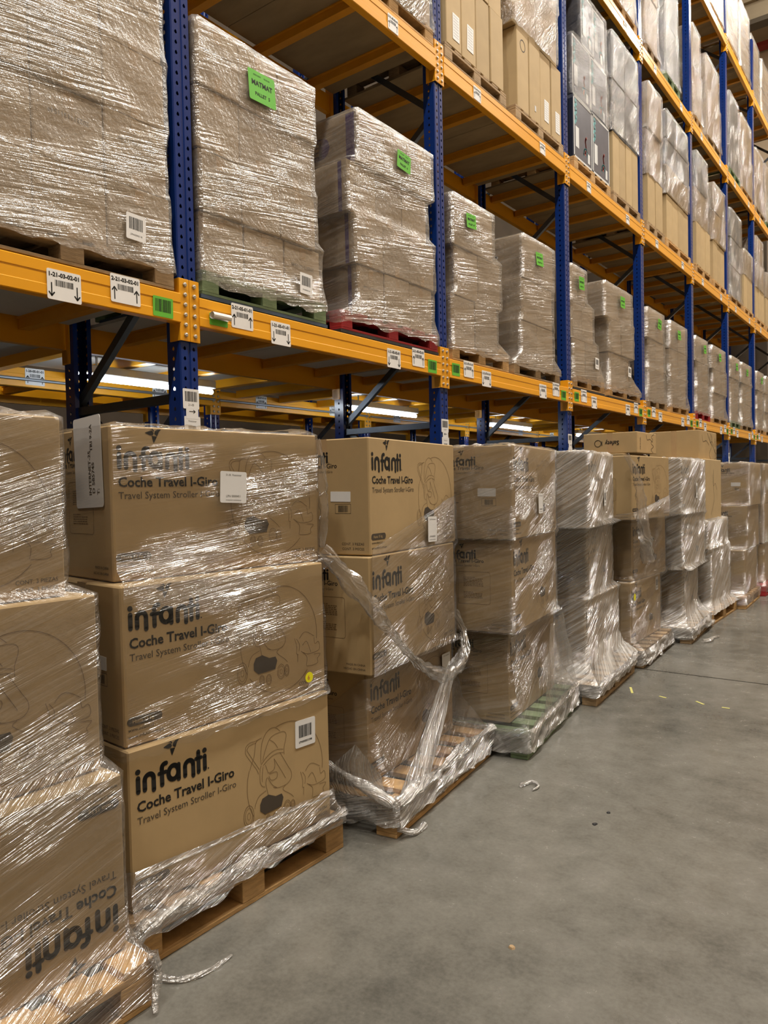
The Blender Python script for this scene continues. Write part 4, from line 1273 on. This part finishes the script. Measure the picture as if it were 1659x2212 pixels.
# the long twisted rope hanging across the third stack
def s3(s, off, z):
    x, y, a, _ = FLOOR[3]['boxes'][1]
    ux, uy = ucorner(0, 0, a)
    return (x + ux * BW * s + uy * off, y + uy * BW * s - ux * off, z)
film_rope('long twisted film rope hanging across the front of the third floor stack',
          [(-2.075, 2.335, 1.26), (-2.03, 2.43, 1.14), s3(-0.03, 0.035, 0.98), s3(0.2, 0.05, 0.79), s3(0.45, 0.06, 0.63), s3(0.72, 0.07, 0.55), s3(0.92, 0.07, 0.585), s3(1.03, 0.04, 0.70), s3(1.02, -0.01, 0.83)],
          lambda t: 0.026 + 0.010 * math.sin(11 * t), 7, n=14, rn=0.7, mat='film_mid')
def film_sheet(label, A, B, mat, nu=14, nv=24, amp=0.02, seed=0, sag=0.0):
    """loose sheet of film between two polylines, gathered into pleats"""
    def at(P, t):
        t *= len(P) - 1; k = min(int(t), len(P) - 2)
        return Vector(P[k]).lerp(Vector(P[k + 1]), t - k)
    b = MB(); uv = []
    for i in range(nv + 1):
        t = i / nv
        for j in range(nu + 1):
            u = j / nu
            p = at(A, u).lerp(at(B, u), t)
            q = amp * (math.sin(u * 23 + seed + 2 * t) * 0.5 + noise.noise(Vector((u * 9, t * 2.5, seed))) * 1.3)
            b.v.append((p.x + q, p.y - 0.4 * q, p.z - sag * math.sin(PI * t)))
            uv.append((t * 0.5, u * 0.35))
    for i in range(nv):
        for j in range(nu):
            o = i * (nu + 1) + j
            b.f.append((o, o + 1, o + nu + 2, o + nu + 1))
    me = b.mesh('film_sheet', MT[mat], True)
    ul = me.uv_layers.new(name='UVMap')
    li = []
    for lp in me.loops:
        li += uv[lp.vertex_index]
    ul.data.foreach_set('uv', li)
    return tag(link('film_sheet', me), label, 'stretch film', FG)
film_sheet('gathered film sheet from the third stack down to its pallet corner', [s3(0.80, 0.035, 0.58), s3(1.01, 0.025, 0.62)], [along_front(3, 0.02, 0.004, 0.165), along_front(3, 0.30, 0.004, 0.17)], 'film_white', amp=0.012, seed=2)
film_sheet('torn film hanging over the near end of the third floor pallet', [s3(-0.16, 0.0, 0.42), s3(-0.02, 0.05, 0.25)], [(-2.36, 2.455, 0.10), (-1.875, 2.52, 0.11)], 'film_milky', amp=0.008, seed=5)
film_sheet('film sheet hanging from the fourth stack to its pallet corner', [(-1.96, 4.35, 0.62), (-2.0, 4.66, 0.66)], [along_front(4, 0.3, 0.004, 0.16), along_front(4, 0.98, 0.004, 0.17)], 'film_mid', amp=0.012, seed=8)
film_rope('bunched film along the front edge of the third floor pallet', [along_front(3, s, 0.01, z) for s, z in ((0.0, 0.15), (0.2, 0.165), (0.45, 0.155), (0.7, 0.17), (1.0, 0.16))], lambda t: 0.024 + 0.012 * math.sin(13 * t), 9, mat='film_white')
film_rope('bunched film along the near edge of the third floor pallet', [(FLOOR[3]['pallet'][0] - q * 0.5, FLOOR[3]['pallet'][1] + 0.0 - q * 0.065 - 0.012, 0.155 + 0.18 * q) for q in (0, 0.3, 0.6, 1.0)], lambda t: 0.02 + 0.008 * math.sin(9 * t), 10, mat='film_white')
film_rope('film tatter on the floor at the third pallet corner', [along_front(3, 0.0, 0.01, 0.05), along_front(3, 0.06, 0.05, 0.015), along_front(3, 0.14, 0.06, 0.012)], lambda t: 0.014, 11)
film_rope('film tatter at the far corner of the third floor pallet', [along_front(3, 1.0, 0.02, 0.12), along_front(3, 1.03, 0.05, 0.07), along_front(3, 1.05, 0.06, 0.03)], lambda t: 0.03 * (1 - 0.4 * t), 12)
film_rope('bunched film along the front edge of the fourth floor pallet', [along_front(4, s, 0.012, z) for s, z in ((0.02, 0.14), (0.3, 0.16), (0.65, 0.16), (1.0, 0.17))], lambda t: 0.02, 13, mat='film_mid')
film_rope('crumpled film strand hanging between fifth and sixth floor stacks', [(-1.99, 5.90, 1.74), (-1.93, 5.98, 1.55), (-1.90, 6.0, 1.3), (-1.87, 5.98, 1.05), (-1.85, 6.0, 0.88)], lambda t: 0.022 + 0.032 * t, 14, mat='film_mid', n=12)
film_rope('hanging film bulge at the far end of the second floor stack', [(-2.10, 2.362, 1.72), (-2.09, 2.372, 1.56), (-2.09, 2.378, 1.40), (-2.10, 2.366, 1.26)], lambda t: 0.008 + 0.014 * math.sin(3 * t), 15, mat='film_mid')
film_rope('ragged film hem at the foot of the fifth floor stack', [along_front(5, s, 0.015, z) for s, z in ((0.0, 0.12), (0.3, 0.14), (0.6, 0.12), (1.0, 0.14))], lambda t: 0.022, 16)
film_rope('ragged film hem at the foot of the sixth floor stack', [along_front(6, s, 0.015, z) for s, z in ((0.0, 0.05), (0.3, 0.04), (0.6, 0.05), (1.0, 0.03))], lambda t: 0.018, 17)
film_rope('ragged film hem at the foot of the seventh floor stack', [along_front(7, s, 0.02, z) for s, z in ((0.0, 0.13), (0.4, 0.12), (0.7, 0.06), (1.0, 0.05))], lambda t: 0.022, 18)
film_rope('film scraps lying on the floor before the seventh floor stack', [(-1.77, 7.33, 0.012), (-1.72, 7.42, 0.02), (-1.73, 7.55, 0.015), (-1.70, 7.66, 0.01)], lambda t: 0.022 * (1 - 0.5 * t), 19)
tape_me = MB().box(-0.008, 0.008, -0.08, 0.08, 0, 0.0015).mesh('tape_scrap', MT['tape_yellow'])
for q, (x, y, rz, sc_) in enumerate(((-1.79, 5.37, 0.4, 1.0), (-1.55, 5.31, 1.2, .35), (-1.30, 5.30, 0.9, .5), (-1.13, 5.27, 1.6, .3))):
    thing('tape_scrap', '%s yellow tape scrap on the floor beside the fifth pallet, counted from the pallet' % ORD[q + 1], 'tape scrap', (x, y, 0.0005), (0, 0, rz), 'tape scraps on the floor', tape_me).scale = (1, sc_, 1)

# ------------------------------------------------------------------ loads on the rack
LZ = [z - 0.077 + 0.006 for z in ZC]
FRONT = -3.0
def rack_box(label, y0, y1, z, h, d, mat, group, x=FRONT, tape=False, mark=None):
    wd = y1 - y0 - 0.004
    t = thing('cardboard_box', label, 'box', (x - d / 2, (y0 + y1) / 2, z), (0, 0, PI / 2), group)
    me = carton_mesh(wd, d, h - 0.004, mat)
    link('carton', me, t, (0, 0, 0.002))
    if tape:
        wd, h = round(wd, 2), round(h - 0.004, 3)
        o = cached(('tp', wd, h, d), lambda: MB().box(-0.025, 0.025, -d / 2 - 0.0009, -d / 2 + 0.001, h - 0.075, h - 0.003).box(-0.025, 0.025, -d / 2 - 0.0009, -d / 2 + 0.001, 0.005, 0.07).mesh('tape_strip', MT['tape']))
        link('tape_strip', o, t)
    return t

LV = ['lower beam level', 'second beam level', 'third beam level', 'fourth beam level']
SIDE1 = {1: ['only'], 2: ['near', 'far'], 3: ['near', 'middle', 'far'], 4: ['near', 'second', 'third', 'far']}
counter = [0, 0, 0, 0]
def load(lev, layers, film_='film_rack', pal='wood', y0=None, y1=None, depth=0.62, gl=None, wl=None, bases=0.125, mat='card_grey', film_from=0, film_to=None, flare=0.1, tape=False, seed=None, n=12, dz=0.07, x=FRONT, marks=None, amp=0.008, topfold=0.15, slip=None):
    """layers, from the bottom: (height, cartons along the front, y from, y to[, material])"""
    counter[lev] += 1
    c = counter[lev]
    who = '%s load along the %s' % (ORD[c], LV[lev])
    ya = y0 if y0 is not None else min(l[2] for l in layers) - 0.02
    yb = y1 if y1 is not None else max(l[3] for l in layers) + 0.02
    z = LZ[lev]
    if slip:
        thing('slip_board', '%s slip board under the %s' % ('dark blue' if slip == 'slip_blue' else 'black', who), 'board', (0, 0, z), (0, 0, 0), 'slip boards on the lower beams', MB().box(x - 0.9, XF + 0.012, ya - 0.01, yb + 0.01, 0.0005, 0.019).mesh('slip_board', MT[slip]))
        z += 0.02
    pallet('%s under the %s' % (PALDESC[pal], who), (x - 0.48, (ya + yb) / 2, z), PI / 2, yb - ya, 0.96, pal, 'pallets on the %s' % LV[lev], bases)
    z += bases
    rings = []
    out = []
    r = random.Random(c * 10 + lev)
    for li, ly in enumerate(layers):
        h, k, a, b = ly[:4]
        m = ly[4] if len(ly) > 4 else mat
        gap = 0.004 if k < 4 else 0.012
        w_ = (b - a - gap * (k - 1)) / k
        nm = 'bottom' if li == 0 else 'top' if li == len(layers) - 1 else '%s' % ORD[li + 1]
        xo = x - r.uniform(0, 0.02)
        row = []
        for q in range(k):
            lab = '%s %s carton, %s layer, %s' % (SIDE1[k][q], {'card_grey': 'brown', 'card': 'kraft', 'card_yellow': 'tan', 'navy': 'navy printed', 'slate': 'slate printed', 'darkbox': 'dark grey'}[m], nm, who)
            xx = xo - r.uniform(0, 0.012)
            row.append(rack_box(lab, a + q * (w_ + gap), a + q * (w_ + gap) + w_, z, h, depth, m, 'cartons on the %s' % LV[lev], xx, tape))
        out.append(row)
        rc = rect_pts(xo + 0.004, a, 0, 1, b - a, depth + 0.022, 0.011)
        if li >= film_from and (film_to is None or li <= film_to):
            rings += [(z + 0.001, rc), (z + h - 0.001, rc)]
        z += h
    if film_:
        if film_from == 0 and flare:
            pr = rect_pts(x + 0.01, ya, 0, 1, yb - ya, 0.98, 0.008)
            rings[0] = (rings[0][0] + flare, rings[0][1])
            rings = [(LZ[lev] + 0.075, pr), (LZ[lev] + bases + 0.01, pr)] + rings
        s = seed if seed is not None else c * 1.7 + lev * 5.1
        film('stretch_film', 'stretch film around the %s' % who, rings, film_, n=n, dz=dz, top=topfold, amp=amp, seed=s, group='stretch film on the %s' % LV[lev], zfreq=9, ragged=0.03, sfreq=4)
    xf = x + 0.024
    if gl:
        o = thing('green_tag', 'green paper tag stuck on the %s' % who, 'tag', (xf, gl[0], gl[1]), (r.uniform(-.05, .05), r.uniform(-.1, .1), PI / 2), 'green tags on the loads')
        link('paper_sheet', card_mesh(gl[2], gl[3], MT['green']), o)
        link('printed_name', text_mesh('MATMAT', gl[2] * 0.19, MT['ink'], 'CENTER', 0.0012), o, (0, -0.0018, gl[3] * 0.02))
        link('printed_number', text_mesh('PALLET  %s' % gl[4], gl[2] * 0.13, MT['ink'], 'CENTER', 0.0006), o, (0, -0.0018, -gl[3] * 0.3))
        link('printed_line', text_mesh('0000-0000      00.00.00', gl[2] * 0.065, MT['ink'], 'CENTER'), o, (0, -0.0018, gl[3] * 0.33))
    if wl:
        o = thing('white_tag', 'white barcode tag stuck on the %s' % who, 'tag', (xf, wl[0], wl[1]), (0, 0.03, PI / 2), 'white tags on the loads')
        link('paper_sheet', card_mesh(0.105, 0.12, MT['paper']), o)
        link('printed_barcode', barcode_mesh(0.075, 0.055, 20, 21), o, (0, -0.0016, 0.015))
        link('printed_number', text_mesh('LPN00000118', 0.011, MT['ink'], 'CENTER'), o, (0, -0.0016, -0.04))
    return out

def digits(t, s, x, z, size=0.03, rot=PI):
    return link('printed_digits', text_mesh(s, size, MT['inkgrey'], 'CENTER'), t, (x, -0.62 / 2 - 0.0012, z), (0, rot, 0))

# lower beam level
A = load(0, [(0.315, 3, 1.31, 2.34), (0.325, 3, 1.33, 2.33), (0.32, 3, 1.32, 2.335), (0.32, 3, 1.34, 2.33), (0.31, 3, 1.33, 2.32)], 'film_rack', 'wood_old', 1.28, 2.345, tape=True, n=26, dz=0.035, wl=(2.12, 2.735), gl=(1.95, 4.19, 0.17, 0.13, '4'))
for row, j in ((1, 2), (2, 0), (2, 1), (3, 2), (3, 0), (1, 1)):
    digits(A[row][j], '2023111311549', 0, 0.22)
B_ = load(0, [(0.31, 3, 2.53, 3.46), (0.31, 3, 2.525, 3.41), (0.32, 3, 2.52, 3.40), (0.325, 3, 2.52, 3.41)], 'film_rack', 'wood_green', 2.52, 3.475, slip='slip_blue', tape=True, n=26, dz=0.035, gl=(2.955, 3.71, 0.2, 0.165, '5'), wl=(3.275, 2.715))
for row, j in ((3, 0), (3, 1), (1, 0), (0, 2), (1, 2)):
    digits(B_[row][j], '2023111311549', 0, 0.2)
link('printed_band', MB().box(-0.0, 0.14, -0.0008, 0.0008, 0, 0.3).mesh('printed_band', MT['purple']), B_[0][0], (-0.161, -0.1, 0.005), (0, 0, PI / 2))
C_ = load(0, [(0.325, 3, 3.80, 4.70), (0.325, 3, 3.775, 4.72), (0.33, 3, 3.735, 4.66), (0.34, 3, 3.82, 4.72)], 'film_rack', 'wood_red', 3.62, 4.74, slip='slip_black', tape=True, n=24, dz=0.04, gl=(4.31, 3.77, 0.16, 0.12, '6'))
for row, nm in zip(C_, range(4)):
    b = row[0]
    wd = b.children[0].dimensions.x if False else None
for j, (row, y0_) in enumerate(zip(C_, (3.80, 3.775, 3.735, 3.82))):
    b = row[0]
    hw = 0.0
    me = b.children[0].data
    hx = max(v.co.x for v in me.vertices)
    pb = link('printed_band', cached(('pband', j == 3), lambda: MB().box(-0.0012, 0.001, -0.07 if j == 3 else -0.03, 0.0, 0.0, 0.32).mesh('printed_band', MT['purple'])), b, (-hx, -0.31 + (0.09 if j == 3 else 0.075), 0.005))
    if j == 3:
        p = link('printed_patch', MB().stroke([(-0.05, 0.16), (0.05, 0.16)], 0.14).mesh('printed_patch', MT['purple']), b, (-hx - 0.0012, 0.04, 0), (0, 0, -PI / 2))
        link('printed_letter', text_mesh('E', 0.1, MT['card_grey'], 'CENTER', 0.004), p, (0, -0.0008, 0.125))
    else:
        link('hand_hole', MB().stroke(arc(0, 0.16, 0.014, 0, 360, 14, 0.04), 0.004, caps=False).mesh('hand_hole', MT['inkgrey']), b, (-hx - 0.0012, 0.03, 0), (0, 0, -PI / 2))
    digits(b, '2023111311549', 0.0, 0.2, 0.024)
load(0, [(0.385, 2, 4.97, 5.70), (0.385, 2, 5.02, 5.77), (0.39, 2, 4.98, 5.65)], 'film_rack', 'wood', 4.95, 5.89, n=20, dz=0.045, gl=(5.235, 3.615, 0.15, 0.11, '49'))
E_ = load(0, [(0.385, 2, 6.15, 6.86), (0.385, 2, 6.17, 6.85), (0.39, 2, 6.19, 6.87)], 'film_rack', 'wood_old', 5.99, 6.98, n=20, dz=0.045, gl=(6.5, 3.61, 0.15, 0.12, '50'))
for row in (E_[0], E_[2]):
    me = row[0].children[0].data
    hx = max(v.co.x for v in me.vertices)
    o = link('hand_hole', MB().stroke([(-0.035, 0), (0.035, 0)], 0.032).mesh('hand_hole', MT['paper']), row[0], (-hx - 0.0012, -0.02, 0.23), (0, 0.35, -PI / 2))
    o['label'] = 'white oval hand hole'
load(0, [(0.38, 2, 7.34, 8.02), (0.38, 2, 7.32, 7.93), (0.375, 2, 7.31, 7.74)], 'film_rack', 'wood', 7.32, 8.2, slip='slip_black', n=18, dz=0.05, gl=(7.52, 3.6, 0.14, 0.13, '51'), wl=(7.93, 2.82), flare=0.2)
load(0, [(0.385, 2, 8.42, 9.10), (0.385, 2, 8.40, 9.22), (0.395, 2, 8.28, 9.21)], 'film_rack', 'wood', 8.36, 9.45, slip='slip_black', n=18, dz=0.05, gl=(8.78, 3.64, 0.15, 0.13, '52'), wl=(9.0, 2.85), flare=0.18)
ys_ = [(9.78, 10.56), (10.80, 11.66), (12.18, 12.98), (13.22, 14.22), (14.58, 15.28), (15.50, 16.46), (16.99, 17.72), (17.95, 18.90)]
for q, (a, b) in enumerate(ys_):
    o = 0.05 * ((q * 7) % 3 - 1)
    load(0, [(0.39, 2, a + 0.02, b - 0.04), (0.39, 2, a + 0.02 + abs(o), b), (0.385, 2, a, b - abs(o))], 'film_rack', ('wood_old', 'wood', 'wood_red', 'wood', 'wood_green', 'wood_old', 'wood', 'wood')[q], a - 0.02, b + 0.06, n=12, dz=0.08,
         gl=((a + b) / 2 + 0.06 * (-1) ** q, 3.62, 0.15, 0.13, str(53 + q)) if q < 7 else None, flare=0.16)

# second beam level
load(1, [(0.5, 2, 2.62, 3.55), (0.5, 2, 2.60, 3.54)], 'film_silver', 'wood', 2.56, 3.58, n=12, dz=0.07)
load(1, [(0.5, 2, 3.80, 4.74), (0.5, 2, 3.78, 4.74)], 'film_silver', 'wood', 3.76, 4.76, n=14, dz=0.06)
def front_tag(t, x, z, wd=0.1, ht=0.2):
    o = link('printed_sheet', card_mesh(wd, ht, MT['paper']), t, (x, -0.62 / 2 - 0.0012, z), (0, random.uniform(-.03, .03), 0))
    link('printed_lines', cached(('lines', wd, ht), lambda: (lambda b: [b.quad((-wd * .38, 0, z_), (wd * .38, 0, z_), (wd * .38, 0, z_ + ht * .04), (-wd * .38, 0, z_ + ht * .04)) for z_ in [ht * (-.38 + .11 * k) for k in range(8)]] and b)(MB()).mesh('printed_lines', MT['paper_shade'])), o, (0, -0.0016, 0))
L2c = load(1, [(0.62, 4, 4.95, 5.88, 'card_yellow'), (0.58, 4, 4.95, 5.87, 'card_yellow')], None, 'wood_old', 4.92, 5.92)
front_tag(L2c[0][0], 0.03, 0.17); front_tag(L2c[0][1], 0.02, 0.19)
L2d = load(1, [(0.72, 4, 6.16, 7.14, 'card_yellow'), (0.52, 2, 6.10, 7.05, 'card_yellow'), (0.5, 2, 6.12, 7.08, 'card_yellow')], 'film_silver', 'wood_old', 6.10, 7.15, film_from=1, n=14, dz=0.06)
front_tag(L2d[0][2], 0.02, 0.2); front_tag(L2d[0][3], 0.02, 0.18); front_tag(L2d[0][1], 0.0, 0.12, 0.03, 0.05)
link('printed_emblem', MB().stroke(arc(0, 0, 0.05, 0, 360, 16), 0.008, caps=False).mesh('printed_emblem', MT['inkgrey']), L2d[0][0], (0.0, -0.3112, 0.58))
L2e = load(1, [(0.64, 2, 7.44, 8.47, 'slate'), (0.62, 2, 7.44, 8.46, 'slate'), (0.56, 2, 7.70, 8.42, 'slate')], 'film_mid', 'wood', 7.42, 8.48, film_from=1, n=14, dz=0.06)
def dark_art(t):
    me = t.children[0].data
    hx = max(v.co.x for v in me.vertices); hz = max(v.co.z for v in me.vertices)
    f = link('white_border', MB().stroke([(-hx + .012, .014), (hx - .012, .014), (hx - .012, hz - .012), (-hx + .012, hz - .012), (-hx + .012, .014)], 0.02).mesh('white_border', MT['whiteprint']), t, (0, -0.3112, 0))
    link('teal_pattern', (lambda b: [b.disc(-hx + .06 + .02 * math.sin(k * 2.2), hz - .05 - .028 * k, .022, 8) for k in range(9)] and b)(MB()).mesh('teal_pattern', MT['teal']), t, (0, -0.3116, 0))
    link('printed_panel', MB().box(-hx + .05, -hx + .14, -.0008, 0, .12, .33).mesh('printed_panel', MT['whiteprint']), t, (0, -0.3112, 0))
    link('printed_toy', MB().stroke(smooth_line([(0.05, .12), (.08, .2), (.06, .26), (.09, .3)]), 0.03).mesh('printed_toy', MT['redprint']), t, (0, -0.3114, 0))
    link('printed_toy', MB().stroke(smooth_line([(0.02, .1), (.03, .16), (.09, .18), (.12, .12)]), 0.022).mesh('printed_toy', MT['teal']), t, (0, -0.3118, 0))
    link('printed_panel', MB().box(hx - .13, hx - .07, -.0008, 0, .05, .15).mesh('printed_panel', MT['whiteprint']), t, (0, -0.3112, 0))
    link('end_panel', cached('navy_end', lambda: MB().cbox(-0.0012, 0.0006, -0.30, 0.30, 0.012, 0.6, 0.0003).mesh('end_panel', MT['navy'])), t, (-hx, 0, 0))
for row in L2e:
    for t in row:
        dark_art(t)
load(1, [(0.70, 4, 8.62, 9.50, 'card_yellow'), (0.6, 2, 8.60, 9.52, 'darkbox'), (0.52, 2, 8.58, 9.5, 'darkbox')], 'film_silver', 'wood_old', 8.58, 9.54, film_from=1, n=14, dz=0.06)
load(1, [(0.62, 2, 9.90, 10.52, 'card_yellow'), (0.6, 2, 9.90, 10.52, 'card_grey'), (0.58, 2, 9.90, 10.5, 'card_grey')], 'film_silver', 'wood_old', 9.8, 10.58, film_from=1)
load(1, [(0.62, 4, 10.74, 11.86, 'card_yellow'), (0.4, 2, 10.70, 11.84, 'card_grey'), (0.36, 2, 10.72, 11.86, 'darkbox'), (0.38, 2, 10.70, 11.80, 'darkbox')], 'film_silver', 'wood', 10.66, 11.92, film_from=1)
load(1, [(0.66, 3, 12.28, 13.14, 'card_yellow'), (0.55, 2, 12.28, 13.1, 'card_grey'), (0.55, 2, 12.3, 13.0, 'darkbox')], 'film_silver', 'wood', 12.2, 13.2, film_from=1)
load(1, [(0.66, 3, 13.40, 14.24, 'card_yellow'), (0.5, 2, 13.38, 14.24, 'card'), (0.45, 2, 13.38, 14.2, 'card_grey')], 'film_silver', 'wood', 13.34, 14.28, film_from=1)
load(1, [(0.55, 2, 14.64, 15.6, 'darkbox'), (0.5, 2, 14.66, 15.6, 'darkbox'), (0.5, 2, 14.62, 15.56, 'darkbox')], 'film_silver', 'wood', 14.6, 15.62)
load(1, [(0.62, 3, 15.84, 16.66, 'card_yellow'), (0.5, 2, 15.84, 16.66, 'card_grey')], 'film_silver', 'wood', 15.78, 16.68, film_from=1)
load(1, [(0.62, 3, 17.00, 17.9, 'card_yellow'), (0.55, 2, 17.0, 17.86, 'card_grey'), (0.5, 2, 17.0, 17.8, 'card_grey')], 'film_silver', 'wood', 16.98, 17.94, film_from=1)
load(1, [(0.62, 3, 18.15, 19.0, 'card_yellow'), (0.55, 2, 18.15, 19.0, 'card_grey')], 'film_silver', 'wood', 18.1, 19.06, film_from=1)
# third beam level
for q, (a, b, k3, m3, h3) in enumerate(((4.95, 5.85, 2, 'card_grey', 0.62), (6.1, 7.05, 2, 'card_grey', 0.62), (7.42, 8.36, 2, 'card_grey', 0.65), (8.56, 9.46, 2, 'card', 0.65), (9.82, 10.42, 2, 'card', 0.68), (10.72, 11.38, 1, 'darkbox', 0.72), (12.14, 12.66, 1, 'card_grey', 0.68),
                                     (12.98, 13.92, 2, 'card_grey', 0.64), (14.62, 15.46, 2, 'darkbox', 0.68), (15.64, 16.66, 2, 'card_grey', 0.68), (17.02, 17.92, 2, 'card_grey', 0.6), (18.1, 19.0, 2, 'card_grey', 0.62))):
    load(2, [(h3, k3, a, b, m3), (h3, k3, a + 0.02, b - 0.02, 'card_grey' if m3 == 'card_grey' else m3)], 'film_silver', ('wood', 'wood_old', 'wood_green')[q % 3], a - 0.03, b + 0.03, n=10, dz=0.1)
# fourth beam level
for q, (a, b, h3) in enumerate(((9.8, 10.7, 0.65), (10.9, 11.85, 0.65), (12.2, 13.15, 0.66), (13.35, 14.25, 0.66), (14.62, 15.5, 0.75), (15.7, 16.6, 0.62), (17.04, 17.95, 0.62), (18.2, 19.1, 0.62))):
    load(3, [(h3, 2, a, b), (h3, 2, a + 0.01, b - 0.03)], 'film_rack', 'wood', a - 0.03, b + 0.04, n=10, dz=0.12, x=FRONT - (0.08 if q > 5 else 0.02))
# small debris on the concrete
film_rope('small white film scrap on the open floor beside the third pallet', [(-1.67, 3.33, 0.010), (-1.64, 3.40, 0.014), (-1.59, 3.37, 0.010), (-1.60, 3.32, 0.008)], lambda t: 0.009 * (1 - 0.4 * t), 41, mat='film_white')
def chip_mesh(seed, r_, mat):
    rr_ = random.Random(seed)
    ring = [(r_ * rr_.uniform(.6, 1.1) * math.cos(k * PI / 3.5), r_ * rr_.uniform(.5, 1.0) * math.sin(k * PI / 3.5)) for k in range(7)]
    b = MB()
    b.v = [(x, y, 0) for x, y in ring] + [(x * .7, y * .7, r_ * .35) for x, y in ring]
    b.f = [(k, (k + 1) % 7, (k + 1) % 7 + 7, k + 7) for k in range(7)] + [tuple(range(7, 14))]
    return b.mesh('debris_chip', MT[mat])
for x, y, r_, m_, lab in ((-1.206, 3.288, 0.013, 'slip_black', 'farther of two small dark chips lying on the open floor'), (-1.215, 3.141, 0.014, 'slip_black', 'nearer of two small dark chips lying on the open floor'), (-1.112, 2.137, 0.014, 'wood_old', 'small brown wood chip lying on the open floor nearest the camera')):
    thing('debris_chip', lab, 'debris', (x, y, 0.0003), (0, 0, x * 9), 'debris on the floor', chip_mesh(int(r_ * 1e4 + y * 10), r_, m_))
